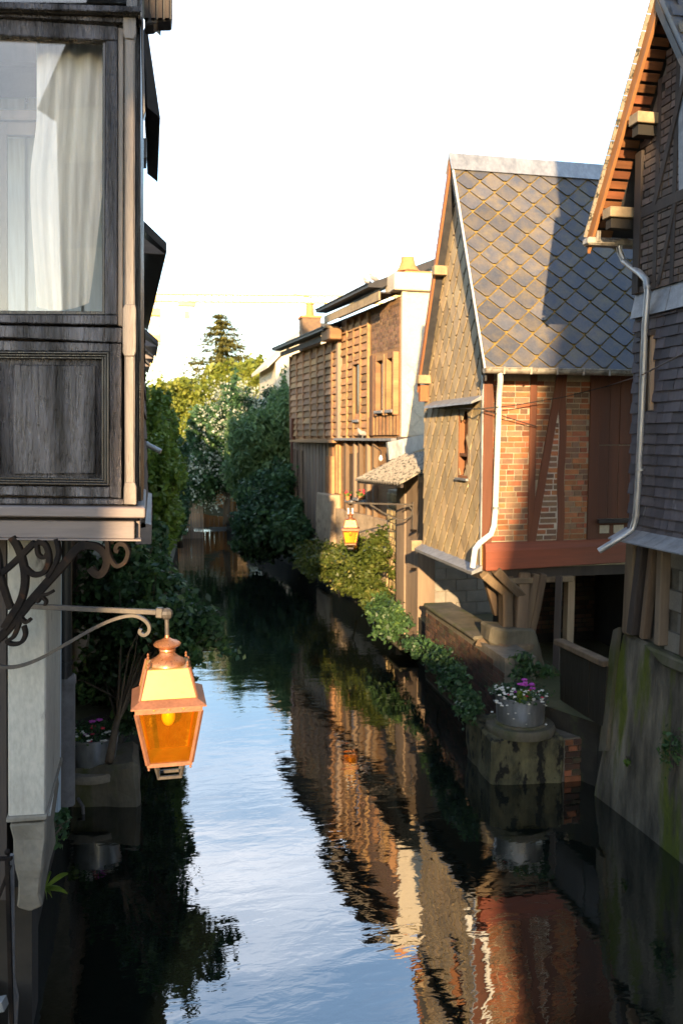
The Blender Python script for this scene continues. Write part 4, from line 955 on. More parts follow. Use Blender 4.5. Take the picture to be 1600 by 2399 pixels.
pl = thing('concrete_plinth', P(240,1880,9.1), 'rounded grey concrete plinth at the water edge on the left', 'plinth')
MB().prism([P(150,1812,8.95),P(322,1788,8.95),P(330,1908,8.95),P(165,1950,8.95)], EX*0.75).build('block', M['concrete'], pl, bevel=0.05, sub=3, wob=0.03, wsc=5)
LT = P(222, 1793, 9.2)
MB().lathe(LT + Vector((0,0,-.03)), [(0.34,-.06),(0.35,0),(0.34,.03)], 30).build('round_base', M['grey_render'], pl, smooth='auto')
tub2 = thing('flower_tub', LT, 'blue grey zinc tub of pink and white flowers behind the grey downpipe', 'flower tub', tubs)
MB().lathe(LT, [(0.215,0),(0.22,.01),(0.262,.33),(0.275,.34),(0.275,.352),(0.255,.352),(0.245,.29),(0,.28)], 32).build('tub', M['zinc_tub'], tub2, smooth='auto')
flowers(tub2, LT, 0.25, LT.z+0.35, 26, 3, 12, 57, spill=0.4, big=[(-.22,-.1,.03)])
jet = thing('drain_trickle', P(195,1940,8.7), 'thin bluish pipe end dripping beneath the left concrete plinth', 'pipe')
MB().tube([P(183,1872,8.9),P(194,1890,8.8),P(200,1960,8.75)], 0.018, 8).build('pipe', M['grey_pipe'], jet)

# ------------------------------------------------------------------ right: shingled house with half timbered gable
SX, SY = 4.72, 7.75
sh = thing('shingled_house', (5.6, 6.2, 0), 'grey shingled house with half timbered gable and overhanging roof', 'house')
MB().prism([(4.80,8.50,-.4),(4.88,8.06,1.93),(4.88,3.6,1.88),(4.84,3.6,-.4)], (0.9,0,0)).build('concrete_base', M['streak'], sh, bevel=0.03, sub=4, wob=0.03, wsc=3)
MB().prism([(4.80,7.55,1.93),(4.86,6.0,1.89),(4.86,6.0,1.80),(4.80,7.2,1.80)], (0.4,0,0)).build('ledge', M['concrete'], sh, bevel=0.02)
MB().bx(4.98,6.6,2.6,8.0,1.9,2.95).build('ground_floor_wall', M['mortar_dark'], sh)
bl = MB().bx(-.5,.5,-.5,.5,-.5,.5).mesh('block', M['block'])
for k in range(5):
    for i in range(6):
        y = 7.35 - i*0.42 - (k % 2)*0.2
        piece('block', bl, sh, (4.955,y-.2,2.02+k*0.205), None, (0.06,0.405,0.19))
MB().prism([(4.84,8.0,1.95),(4.97,8.0,1.95),(4.97,7.90,2.95),(4.80,7.90,2.95)], (0,-.16,0)).build('corner_post', M['old_timber'], sh, bevel=0.015, sub=1, wob=0.02, wsc=6)
MB().bar((4.88,7.66,2.95), (4.88,7.82,1.97), 0.10, 0.13, (1,0,0)).build('brace', M['dark_timber'], sh, bevel=0.01)
MB().bar((4.87,7.48,2.95), (4.88,7.62,1.97), 0.07, 0.10, (1,0,0)).build('brace', M['old_timber'], sh, bevel=0.01)
MB().bar((4.88,7.34,2.95), (4.88,7.34,1.97), 0.09, 0.11, (1,0,0)).build('post', M['plank_grey'], sh, bevel=0.01)
MB().bar((4.88,6.92,2.95), (4.88,6.95,1.95), 0.09, 0.09, (1,0,0)).build('post', M['old_timber'], sh, bevel=0.01)
# jetty skirt slates
MB().bx(4.76,6.6,2.6,7.8,2.95,3.03).build('jetty_floor', M['dark_timber'], sh)
for i in range(17):
    y = 7.80 - i*0.155
    MB().prism([(4.735,y,3.09),(4.54,y,2.985),(4.54,y,2.972),(4.735,y,3.06)], (0.0,-.15,0)).build('skirt_slate', M['lead'], sh)
# shingled storey
ZS, ZT = 3.05, 5.36
SW = (7.40, 7.56, 4.26, 4.97)
for (y0,y1,z0,z1) in ((2.6,SW[0],ZS,ZT),(SW[1],SY,ZS,ZT),(SW[0],SW[1],ZS,SW[2]),(SW[0],SW[1],SW[3],ZT)):
    MB().bx(SX+.02,SX+.14,y0,y1,z0,z1).build('wall', M['shingle'], sh)
MB().bx(SX+.14,9.0,SY-.12,SY,ZS,ZT).build('rear_wall', M['shingle'], sh)
r2 = random.Random(9); shm = []
for k in range(4):
    q = MB().add([(-.5,0.0,-.1),(.5,0.0,-.1),(.5,0.0,1.0),(-.5,0.0,1.0),(-.5,1,-.1+r2.uniform(-.03,.03)),(.5,1,-.1+r2.uniform(-.03,.03)),(.5,.25,1.0),(-.5,.25,1.0)],
                 [(0,1,5,4),(4,5,6,7),(7,6,2,3),(0,4,7,3),(1,2,6,5)]); shm.append(q.mesh('shingle', M['shingle']))
zz = ZS; row = 0; cnt = 0
while zz < ZT - .08:
    y = SY + 0.005 - (row % 2)*0.06
    first = True
    while y > 6.45 and cnt < 296:
        w_ = r2.uniform(0.10, 0.19) if not (first and row % 2) else 0.12
        yc = y - w_/2
        if not (SW[0]-.06 < yc < SW[1]+.06 and SW[2]-.05 < zz+.05 < SW[3]):
            piece('shingle', r2.choice(shm), sh, (SX+.02, yc, zz), (0,0,math.pi/2), (w_-.006, r2.uniform(.02,.028), 0.1)); cnt += 1
        y -= w_; first = False
    zz += 0.1; row += 1
for q in ((SW[0]-.02,SW[0]+.012,SW[2],SW[3]),(SW[1]-.012,SW[1]+.02,SW[2],SW[3])): MB().bx(SX-.02,SX+.12,*q).build('window_jamb', M['plank_grey'], sh)
MB().bx(SX+.08,SX+.09,SW[0],SW[1],SW[2],SW[3]).build('window_pane', M['pale_gloss'], sh)
MB().bx(SX-.05,SX+.05,SW[0]-.04,SW[1]+.04,SW[3],SW[3]+.05).build('window_hood', M['dark_timber'], sh)
for k in range(9):     # lead band between storeys
    MB().prism([(SX-.035,SY-k*.3,ZT-.19),(SX-.004,SY-k*.3,ZT-.19),(SX+.03,SY-k*.3,ZT+.05),(SX+.02,SY-k*.3,ZT+.05)], (0,-.29,0)).build('lead_band', M['lead'], sh)
# half timbered gable
SA, SZA, SZE = 7.16, 7.88, 6.03         # ridge position, ridge height, eave height
SEY, SNY = 8.27, 6.05
SVX = 4.50
def gtop(y): return (SZE + (SEY-y)/(SEY-SA)*(SZA-SZE) if y > SA else SZA - (SA-y)/(SA-SNY)*(SZA-SZE)) - 0.10
MB().prism([(SX+.03,SY-.02,ZT),(SX+.03,SY-.02,gtop(SY)+.02),(SX+.03,SA,SZA-.10),(SX+.03,5.9,gtop(5.9)),(SX+.03,5.9,ZT)], (0.12,0,0)).build('gable_wall', M['mortar_dark'], sh)
MB().bx(SX+.03,SX+.15,2.6,5.9,ZT,6.0).build('gable_wall', M['mortar_dark'], sh)
zz = ZT + .05; row = 0; cnt = 0
while zz < SZA - .15:
    y = SY - .03 - (row % 2)*.1
    while y > 6.35:
        w_ = r2.choice((.2,.2,.1))
        if gtop(y) > zz and gtop(y-w_) > zz and cnt < 280:
            piece('brick', r2.choice(BM['brick_grey']), sh, (SX+.018+r2.uniform(-.003,.003), y-w_/2, zz+.03), (0,0,math.pi/2), (w_-.011,.04,.058)); cnt += 1
        y -= w_
    zz += .069; row += 1
DT = M['dark_timber']
MB().bx(SX-.012,SX+.06,2.6,SY-.10,6.12,6.22).build('tie_beam', DT, sh, bevel=.004)
MB().bx(SX-.02,SX+.08,SY-.10,SY+.01,ZT+.05,gtop(SY)-.03).build('corner_post', DT, sh, bevel=.004)
for y in (7.40, 7.12, 6.85, 6.58, 6.30):
    MB().bx(SX-.008,SX+.05,y-.03,y+.03,ZT+.05,6.12).build('stud', DT, sh)
    if gtop(y) > 6.4: MB().bx(SX-.008,SX+.05,y-.03,y+.03,6.22,gtop(y)-.05).build('stud', DT, sh)
MB().bar((SX+.01,7.42,6.2), (SX+.01,6.98,7.25), 0.06, 0.06, (1,0,0)).build('brace', DT, sh)
MB().bar((SX+.01,7.10,6.12), (SX+.01,7.32,5.44), 0.05, 0.05, (1,0,0)).build('brace', DT, sh)
MB().prism([PX(1588,150,SX-.005),PX(1600,120,SX-.005),PX(1640,120,SX-.005),PX(1640,440,SX-.005),PX(1590,450,SX-.005)], (0.03,0,0)).build('shutter', M['lead'], sh)
# roof
def slab(mb, x0, x1, y0, z0, y1, z1, th):
    d = Vector((0,y1-y0,z1-z0)); nn = Vector((1,0,0)).cross(d).normalized(); nn = nn if nn.z > 0 else -nn
    return mb.prism([(x0,y0,z0),(x1,y0,z0),(x1,y1,z1),(x0,y1,z1)], nn*th)
slab(MB(), SVX+.03, 9.5, SEY, SZE+.05, SA, SZA+.05, 0.03).build('far_roof', M['slate_dark'], sh)
slab(MB(), SVX+.0, 9.5, SNY-.6, SZE-.9, SA, SZA+.05, 0.05).build('near_roof', M['slate'], sh)
dN = Vector((0, SNY-.6-SA, SZE-.9-SZA-.05)); LNn = dN.length; dNu = dN.normalized()
nN = Vector((0,-dNu.z*-1,0)); nN = Vector((1,0,0)).cross(dNu); nN = nN if nN.z > 0 else -nN
slm = MB().bx(-.5,.5,-.5,.5,0,0.012).mesh('roof_slate', M['slate']); cnt = 0
R3 = Matrix((Vector((1,0,0)), -dNu, nN)).transposed()
for j in range(12):
    for i in range(12):
        o = bpy.data.objects.new('roof_slate', slm); COL.objects.link(o); o.parent = sh
        c = Vector((SVX+.02+(i+.5+(j % 2)*.5)*.2, SA, SZA+.05)) + dNu*(j+.5)*.115 + nN*.056
        o.matrix_local = Matrix.Translation(c - sh.location) @ R3.to_4x4() @ Matrix.Diagonal((.195,.12,1,1)) @ Matrix.Rotation(0.03,4,'X')
for k in range(22):        # battens seen from below
    f = (k+.5)/22; y, z = SEY+(SA-SEY)*f, SZE+.05+(SZA-SZE)*f
    d = Vector((0,SA-SEY,SZA-SZE)).normalized()
    MB().bar((SVX+.03,y-.02,z-.02), (SX+.02,y-.02,z-.02), 0.068, 0.02, Vector((0,-d.z,d.y))).build('roof_board', M['lath_wood'], sh)
b0, b1 = Vector((SVX,SEY+.02,SZE-.02)), Vector((SVX,SA,SZA-.02))
MB().prism([b0+Vector((0,0,-.10)), b0+Vector((0,.03,.06)), b1+Vector((0,0,.09)), b1+Vector((0,0,-.10))], (0.035,0,0)).build('bargeboard', M['orange_wood'], sh, bevel=.003)
for k in range(16):
    f = (k+.5)/16; q = b0.lerp(b1, f); d = (b1-b0).normalized()
    MB().bar(q+Vector((-.012,.02,.07))-d*.065, q+Vector((-.012,.02,.075))+d*.06, 0.05, 0.016, Vector((0,-d.z,d.y))).build('verge_slate', M['moss_roof'], sh)
b2 = Vector((SVX,SNY-.6,SZE-.9))
MB().prism([b1+Vector((-.01,0,.06)), b1+Vector((-.01,0,-.05)), b2+Vector((-.01,0,-.06)), b2+Vector((-.01,0,.06))], (0.03,0,0)).build('bargeboard', M['slate_dark'], sh)
for (u, v) in ((1477,285), (1415,503)):
    q = PX(u, v, SVX+.02)
    MB().bx(SVX-.0,SX+.05,q.y-.16,q.y+.0,q.z-.05,q.z+.05).build('purlin_end', M['pale_wood'], sh, bevel=.006)
    MB().bx(SVX+.03,SX+.05,q.y-.12,q.y-.02,q.z-.15,q.z-.055).build('purlin_cleat', M['dark_void'], sh)
MB().bx(SVX-.05,SX+.4,SEY-.09,SEY+.05,SZE-.05,SZE+.03).build('gutter', M['zinc_dirty'], sh, bevel=.02)
for x in (SVX+.06, SX-.18): MB().bx(x,x+.025,SEY-.10,SEY-.02,SZE-.02,SZE+.09).build('gutter_strap', M['zinc_dirty'], sh)
pth = [PY(1450,572,SEY-.05),PY(1452,590,SEY-.05),PY(1462,612,SEY-.1),PX(1500,640,4.66),PX(1514,655,4.66),PX(1517,685,4.66),PX(1511,760,4.66),PX(1504,950,4.66),PX(1494,1150,4.66),PX(1489,1215,4.66),PX(1482,1240,4.64),PX(1466,1252,4.56),PX(1403,1291,4.35)]
MB().tube(pth, 0.031, 14).build('downpipe', M['zinc'], sh, smooth='auto')
for (u, v) in ((1517,672),(1500,1100),(1490,1207)): q = PX(u,v,4.66); MB().tube([q-Vector((0,0,.012)),q+Vector((0,0,.012))], 0.036, 14).build('pipe_collar', M['zinc'], sh)

# overhead cables
for i, (pts, lab) in enumerate((([(1600,828,6.0),(1500,880,7.5),(1420,905,10.2),(1320,930,10.3),(1200,950,10.3),(1120,958,10.3),(1010,955,12.6)], 'thin black cable sagging across the brick front between two houses'), ([(1120,955,10.3),(1180,975,10.35),(1260,1000,10.42)], 'short black cable drooping onto the brick panel from the corner'))):
    o = MB().tube([PY(u,v,y) for u,v,y in pts], 0.007, 6).build('cable', M['cable']); tag(o, lab, 'cable')

# ------------------------------------------------------------------ block-built shed with corrugated awning
sd = thing('block_shed', (5.4, 15.3, 0), 'concrete block shed with corrugated awning between brick house and brown house', 'shed')
SHY, SHX = 14.6, 4.72
MB().bx(SHX+.32,7.2,SHY+.03,SHY+.2,-.2,3.3).build('front_core', M['mortar'], sd)
r2 = random.Random(77)
for k in range(15):
    for i in range(6):
        x0 = SHX+.33+i*0.41-(k % 2)*0.2; x1 = x0+.40
        x0 = max(x0, SHX+.33)
        if x1-x0 > .08: piece('block', bl, sd, ((x0+x1)/2, SHY+.02, .02+k*.215), None, (x1-x0, .05, .203))
for k, (y0, y1, x) in enumerate(((SHY,SHY+.42,SHX+.0),(SHY+.43,SHY+.80,SHX+.02),(SHY+.81,SHY+1.35,SHX-.01))):
    MB().bx(x,x+.30-.002*k,y0,y1-.01,.15,3.3).build('plank', M['plank_grey'], sd, bevel=.006)
MB().bx(SHX,SHX+.32,SHY-.02,SHY+.0,.3,3.2).build('corner_plank', M['plank_grey'], sd)
MB().bx(SHX+.2,7.2,SHY+1.3,SHY+1.4,.2,3.3).build('rear_wall', M['dark_void'], sd)
MB().bx(SHX-.35,SHX+.1,SHY-.06,SHY+.9,.16,.24).build('step_slab', M['concrete'], sd, bevel=.02)
for (z, l) in ((2.32,.12),(1.62,.10)): MB().bar((SHX-.02,SHY+.05,z),(SHX-.03-l,SHY-.05,z+.02),.03,.05).build('iron_hook', M['iron'], sd)
# corrugated awning
e0, e1 = PX(936,1131,4.18), PX(832,1121,4.22)
t0, t1 = e0 + Vector((1.15,0.05,.62)), e1 + Vector((1.05,0,.50))
aw = MB(); nu = 90
for i in range(nu+1):
    f = i/nu; a, c = e0.lerp(e1, f), t0.lerp(t1, f); dz = Vector((0,0,.022*math.sin(i/nu*2*math.pi*18)))
    aw.v += [a+dz, c+dz, a+dz-Vector((0,0,.035)), c+dz-Vector((0,0,.035))]
for i in range(nu):
    q = 4*i; aw.f += [(q,q+4,q+5,q+1),(q+2,q+3,q+7,q+6),(q,q+2,q+6,q+4),(q+1,q+5,q+7,q+3)]
aw.f += [(0,1,3,2),(4*nu,4*nu+2,4*nu+3,4*nu+1)]
aw.build('awning_sheet', M['moss_roof'], sd, smooth=False)
MB().bar(e0+Vector((.06,.05,-.06)), e1+Vector((.06,-.05,-.06)), .05, .06).build('awning_rail', M['dark_timber'], sd)
MB().bx(SHX,7.2,SHY+.0,SHY+1.4,3.3,3.36).build('shed_roof', M['moss_roof'], sd)

# ------------------------------------------------------------------ brown weatherboarded houses on the right bank
BC = Vector((5.33, 17.76, 0)); BD = Vector((-0.09234, 0.99573, 0)).normalized(); BN = Vector((-BD.y, BD.x, 0)); BN = BN if BN.x < 0 else -BN
def bs(u, v=1000, off=0.0):      # distance along the brown wall and height for a sight line
    d = ray(u, v); o = BC + BN*off
    det = d.x*(-BD.y) + d.y*BD.x
    t = (o.x*(-BD.y) + o.y*BD.x)/det; p = Vector((0,0,EYE)) + d*t
    return (p - o).dot(BD), p.z
def bp_(s, off, z): return BC + BD*s + BN*off + Vector((0,0,z))
def bbox(mb, s0, s1, o0, o1, z0, z1):
    return mb.add([bp_(s,o,z) for z in (z0,z1) for s,o in ((s0,o0),(s1,o0),(s1,o1),(s0,o1))], [(0,1,2,3),(7,6,5,4),(0,4,5,1),(1,5,6,2),(2,6,7,3),(3,7,4,0)])
S1 = bs(800)[0]; S2 = bs(684)[0]
nh = thing('brown_house', BC + BD*2, 'tall brown boarded house with cream end wall and clay chimney pot', 'house', 'brown weatherboarded houses on the right bank')
fh = thing('brown_house', BC + BD*7, 'lower brown boarded house with black overhanging roof beside dense bushes', 'house', 'brown weatherboarded houses on the right bank')
bbox(MB(), 0.06, S1, 0, -2.6, 0.1, 7.0).build('wall', M['board_brown'], nh)
bbox(MB(), S1+.01, S2, 0, -2.6, 0.1, 6.6).build('wall', M['board_brown'], fh)
# cream end wall facing the camera
ENx = -BN
def ep(x, o, z): return BC + Vector((x, o, z))
MB().bx(BC.x+.01,BC.x+4.5,BC.y-.10,BC.y+.02,0.2,7.15).build('end_wall', M['cream_render'], nh)
diamonds(nh, M['cream_render'], (BC.x,BC.y-.112,0), (1,0,0), (0,0,1), (0,-1,0), 0.21, 0.21, [(0.09,4.05),(2.2,4.05),(2.2,5.75),(0.09,5.75)], seed=15, name='wall_slate', gap=0.006, lift=0.006)
MB().bx(BC.x-.015,BC.x+.09,BC.y-.125,BC.y-.02,4.0,7.1).build('corner_board', M['cream_render'], nh)
MB().bx(BC.x-.22,BC.x+3.0,BC.y-.22,BC.y+.5,7.1,7.47).build('wall_cap', M['cream_render'], nh, bevel=.015)
MB().bx(BC.x+.05,BC.x+.7,BC.y-.1,BC.y+.45,7.472,7.53).build('pot_base', M['clay'], nh, bevel=.02)
MB().lathe(PY(955,634,BC.y+.2)+Vector((0,0,-.02)), [(.26,0),(.24,.03),(.19,.10),(.155,.2),(.14,.29),(.15,.30),(.13,.305)], 20).build('chimney_pot', M['clay'], nh, smooth='auto')
# zinc boards above the awning
MB().prism([PY(908,1036,BC.y-.32),PY(1040,1008,BC.y-.32),PY(1040,1034,BC.y-.32),PY(912,1078,BC.y-.32)], (0,.12,0)).build('zinc_apron', M['zinc'], nh)
MB().bx(BC.x-.12,BC.x+2,BC.y-.2,BC.y-.12,3.95,4.02).build('apron_ledge', M['dark_timber'], nh)
# roofs
def eave(t, s0, s1, zf, over, rise, name):
    q = MB(); za = zf
    pr_ = [(over,za+.10),(over,za+.17),(-2.6,za+.17+rise),(-2.6,za+.04+rise),(over-.3,za+.10)]
    q.prism([bp_(s0,o,z) for o,z in pr_], BD*(s1-s0)); q.build('roof', M['slate_dark'], t)
    n = max(6, int((s1-s0)/.28))
    for k in range(n):
        a = s0+(s1-s0)*k/n; c = s0+(s1-s0)*(k+.96)/n
        bbox(MB(), a, c, over-.06, over+.03, za+.165, za+.19).build('eave_slate', M['slate_dark'], t)
eave(nh, 0.35, S1+.25, 7.12, 0.62, 1.3, 'near')
bbox(MB(), 0.2, S1+.1, .40, .44, 6.93, 7.12).build('fascia', M['pale_wood'], nh)
bbox(MB(), 0.2, S1+.1, 0.0, .40, 7.08, 7.11).build('soffit', M['dark_timber'], nh)
eave(fh, S1+.05, S2+.55, 6.66, 0.50, 1.3, 'far')
bbox(MB(), S1+.1, S2+.3, .26, .30, 6.56, 6.70).build('fascia', M['dark_timber'], fh)
bbox(MB(), S1-.35, S1+.45, .10, .42, 6.50, 6.78).build('eave_bracket', M['board_brown'], fh, bevel=.02)
bbox(MB(), S1-.12, S1+.55, .12, .48, 6.80, 6.86).build('bracket_cap', M['pale_wood'], fh)
cq = P(726,765,28.0)
MB().bx(cq.x-.30,cq.x+.30,cq.y-.3,cq.y+.3,6.8,cq.z+.25).build('chimney', M['brick_brown'], fh)
MB().bx(cq.x-.34,cq.x+.34,cq.y-.34,cq.y+.34,cq.z+.25,cq.z+.32).build('chimney_cap', M['clay'], fh)
MB().lathe((cq.x,cq.y,cq.z+.32), [(.16,0),(.13,.2),(.12,.38),(.14,.40)], 14).build('chimney_pot', M['clay'], fh, smooth='auto')
# posts and boards of the upper storeys
bdm = []
for k in range(3):
    bdm.append(MB().add([(-.5,0,-.5),(.5,0,-.5),(.5,0,.5),(-.5,0,.5),(-.5,1,-.5),(.5,1,-.5),(.5,.3,.5),(-.5,.3,.5)], [(0,1,5,4),(4,5,6,7),(7,6,2,3),(0,4,7,3),(1,2,6,5)]).mesh('board', M['board_brown']))
bang = math.atan2(BD.y, BD.x)
posts = [684,699,714,731,747,764,782,800,817,832,848,866]
nearw = []
for k, u in enumerate(posts):
    s = bs(u)[0]; t = nh if u < 0 or s < S1-.05 else fh
    zt_ = 6.95 if t is nh else 6.55
    wd = .075 if u != 800 else .16
    bbox(MB(), s-wd/2, s+wd/2, 0, .075 + (.05 if u == 800 else 0), 3.98, zt_).build('post', M['board_brown'] if u != 800 else M['plank_grey'], t, bevel=.006)
for u0, u1 in zip(posts, posts[1:]):
    sa, sb = bs(u0)[0], bs(u1)[0]; sa, sb = min(sa,sb)+.04, max(sa,sb)-.04
    t = fh if u1 <= 800 else nh
    top = 6.5 if t is fh else 6.9
    z = 4.05; win = (u0 == 832)
    while z + .16 < top:
        if win and 4.45 < z < 5.75: z += .185; continue
        h_ = .165
        if r2.random() > 0.02:
            o = piece('board', r2.choice(bdm), t, bp_((sa+sb)/2, 0.0, z+h_/2), (r2.uniform(-.01,.01), r2.uniform(-.012,.012), bang), (-(sb-sa)*.98, r2.uniform(.05,.075), h_))
            o.rotation_euler[2] = bang; o.scale[0] = abs(o.scale[0])
            if BN.dot(Vector((-math.sin(bang), math.cos(bang), 0))) < 0: o.scale[1] *= -1
        z += .185
    if win:
        bbox(MB(), sa+.02, sb-.02, -.01, .01, 4.45, 5.78).build('window', M['dark_glass'], t)
        bbox(MB(), sa, sb, .0, .10, 4.38, 4.44).build('window_ledge', M['lead'], t)
        bbox(MB(), sa, sb, .0, .09, 5.79, 5.86).build('window_head', M['board_brown'], t)
# brick panel and shuttered windows nearest the corner
sa, sb = 0.08, bs(868)[0]
lay(nh, BM['brick_brown'], BC + BN*0.0, BD, BN, 5.95, 6.95, 0.1, sb-.05, seed=61, maxn=200, dep=.04, L=.23)
for (u0, u1) in ((890,908),(915,931)):
    s0, s1 = sorted((bs(u0)[0], bs(u1)[0]))
    bbox(MB(), s0, s1, 0.0, .012, 4.62, 5.72).build('window', M['dark_glass'], nh)
    bbox(MB(), s0+.02, s0+(s1-s0)*.45, 0.012, .05, 4.66, 5.66).build('shutter', M['pale_gloss'], nh)
    bbox(MB(), s1-.06, s1+.04, 0.0, .13, 4.5, 5.85).build('window_jamb', M['board_brown'], nh)
    bbox(MB(), s0-.05, s0+.02, 0.0, .12, 4.5, 5.85).build('window_jamb', M['board_brown'], nh)
    bbox(MB(), s0, s1, 0.0, .12, 5.73, 5.85).build('window_head', M['board_brown'], nh)
    bbox(MB(), s0, s1, 0.0, .16, 4.55, 4.61).build('window_ledge', M['lead'], nh)
s = bs(876)[0]; bbox(MB(), s-.1, s+.1, 0, .08, 4.05, 5.9).build('post', M['brick_brown'], nh)
k = 0
s = 0.1
while s < sb-.05:
    bbox(MB(), s, s+.10, 0, .05+.012*(k % 2), 4.06, 4.48).build('plank', M['board_brown'], nh); s += .108; k += 1
# middle ledge and lower storeys
bbox(MB(), 0.0, S1, 0, .22, 3.93, 3.99).build('ledge', M['lead'], nh)
bbox(MB(), S1, S2-.6, 0, .24, 3.86, 3.93).build('ledge', M['board_brown'], fh, wob=0.02, wsc=1.5, sub=2)
lowp = [937,884,866,851,836,817,800]
for i, u in enumerate(lowp[:-1]):
    s = bs(u)[0]
    bbox(MB(), max(.02, s-.05-.02*(i % 3)), s+.05+.015*(i % 2), 0, .09+.02*(i % 2), 2.15, 3.92).build('post', M['old_timber'] if i % 2 else M['plank_grey'], nh, bevel=.008)
for (u0, u1, v0, v1) in ((838,850,1060,1165),(820,834,1062,1170),(855,866,1120,1170)):
    s0, s1 = sorted((bs(u0)[0], bs(u1)[0])); z1 = bs(u0,v0)[1]; z0 = bs(u0,v1)[1]
    bbox(MB(), s0, s1, 0.0, .02, z0, z1).build('window', M['dark_glass'], nh)
    bbox(MB(), s0, s1, 0.0, .14, z0-.06, z0).build('window_ledge', M['lead'], nh)
bbox(MB(), -.0, S1, 0, .16, .2, 2.15).build('rendered_base', M['tan_render'], nh, sub=4, wob=.03, wsc=2.5)
bbox(MB(), S1+.02, bs(764)[0], 0, .30, .2, 2.5).build('buttress', M['tan_render'], fh, bevel=.03, sub=3, wob=.04, wsc=2)
s = S1+.06; k = 0
e_ = bs(745)[0]
while s < S2-.1:
    zt_, zb_, m_ = (3.85, 2.52, M['board_brown']) if s < bs(768)[0] else (3.85, .5, M['plank_grey'])
    bbox(MB(), s, s+.15, 0, .05+.02*(k % 2), zb_, zt_).build('plank', m_, fh, bevel=.004); s += .165; k += 1
for u in (700, 712):
    s = bs(u)[0]; bbox(MB(), s-.12, s+.12, .07, .10, 2.2, 3.6).build('window', M['dark_glass'], fh)
    for d in (-.14,-.0,.12): bbox(MB(), s+d, s+d+.03, .10, .14, 2.15, 3.65).build('window_bar', M['plank_grey'], fh)
s = bs(768)[0]
for k in range(5): bbox(MB(), s+.05+k*.14-.8, s+.10+k*.14-.8, .05, .13, 2.5, 3.5).build('slat', M['board_brown'], fh)
s = bs(690)[0]; bbox(MB(), s-.08, s+.08, 0, .12, 1.2, 4.6).build('post', M['red_wood'], fh)
# rubble stone strip beside the shed
rs_ = thing('rubble_wall', (5.1, 16.9, 0), 'sunlit pale rubble stone wall strip beside the wooden shed', 'wall')
MB().bx(4.98,5.6,16.2,17.5,-.2,2.9).build('core', M['mortar'], rs_)
r2 = random.Random(5)
z = .05
while z < 2.8:
    h_ = r2.uniform(.12,.22); y = 16.2
    while y < 17.45:
        w_ = r2.uniform(.15,.36)
        MB().bx(4.95,5.0,y+.01,min(17.5,y+w_-.012),z,z+h_-.02).build('stone', M['stone'], rs_, bevel=.02, wob=.02, wsc=7); y += w_
    y = 4.98
    while y < 5.5:
        w_ = r2.uniform(.12,.3)
        MB().bx(y,y+w_-.012,16.16,16.21,z,z+h_-.02).build('stone', M['stone'], rs_, bevel=.02, wob=.02, wsc=7); y += w_
    z += h_

hb = thing('hanging_bulb', PY(892,1062,16.6), 'bare white light bulb hanging under the zinc apron above the awning', 'light bulb')
q = Vector(hb.location)
MB().lathe(q+Vector((0,0,-.16)), [(.005,0),(.035,.03),(.04,.06),(.025,.10),(.02,.12)], 12).build('bulb', M['pale_gloss'], hb, smooth=True)
MB().tube([q+Vector((0,0,-.04)), q+Vector((0,0,.05)), q+Vector((-.08,.3,.16))], .012, 6).build('cord', M['cable'], hb)
# second lantern on its bracket
k2 = 16.0/F*0.245
lan2, pt2 = lantern(P(821,1237,16.0), k2*1.0, 'small sunlit amber lantern on iron arm in front of the brown house', RX, HF)
for sx in (-1,1): MB().tube([P(821+5*sx,1207,16.0),P(821+5*sx,1190,16.0)], .018, 8).build('hanger_cap', M['white_paint'], lan2)
MB().tube([pt2(0,150),P(821,1185,16.0)], .012, 8).build('hanger_rod', M['lamp_iron'], lan2)
armend = Vector((SHX-.01, SHY+.3, P(928,1184,15.4).z))
A0 = P(815,1184,16.0); A0.z = armend.z
MB().bar(A0, armend, .03, .03).build('arm', M['lamp_iron'], lan2)
nv = (armend-A0).cross(Vector((0,0,1))).normalized(); L2 = armend-A0
def ap(f, z): return A0 + L2*f + Vector((0,0,z))
MB().ribbon([ap(.35,-.02),ap(.55,-.16),ap(.75,-.27),ap(.88,-.29),ap(.97,-.22),ap(1.0,-.1),ap(.95,-.02),ap(.86,-.06)], .028, .02, nv).build('arm_brace', M['lamp_iron'], lan2)
MB().bar(ap(1.0,.05), ap(1.0,-.5), .035, .02).build('wall_plate', M['lamp_iron'], lan2)

# pale rendered house behind
ch = thing('rendered_house', P(660,1000,34), 'distant pale rendered house end behind the brown houses', 'house')
c0 = P(646,850,34); 
MB().prism([(c0.x,c0.y,.5),(c0.x+5,c0.y-.3,.5),(c0.x+5,c0.y-.3,8.2),(c0.x+1.2,c0.y-.1,8.2),(c0.x,c0.y,6.95)], (0,5,0)).build('wall', M['cream_render'], ch)
MB().prism([(c0.x-.35,c0.y-.1,6.72),(c0.x-.35,c0.y-.1,6.85),(c0.x+1.4,c0.y-.2,8.55),(c0.x+1.4,c0.y-.2,8.42)], (0,5.2,0)).build('roof', M['cream_render'], ch)
MB().prism([(c0.x+1.4,c0.y-.2,8.42),(c0.x+1.4,c0.y-.2,8.55),(c0.x+6,c0.y-.4,8.2),(c0.x+6,c0.y-.4,8.07)], (0,5.2,0)).build('roof', M['slate_dark'], ch)

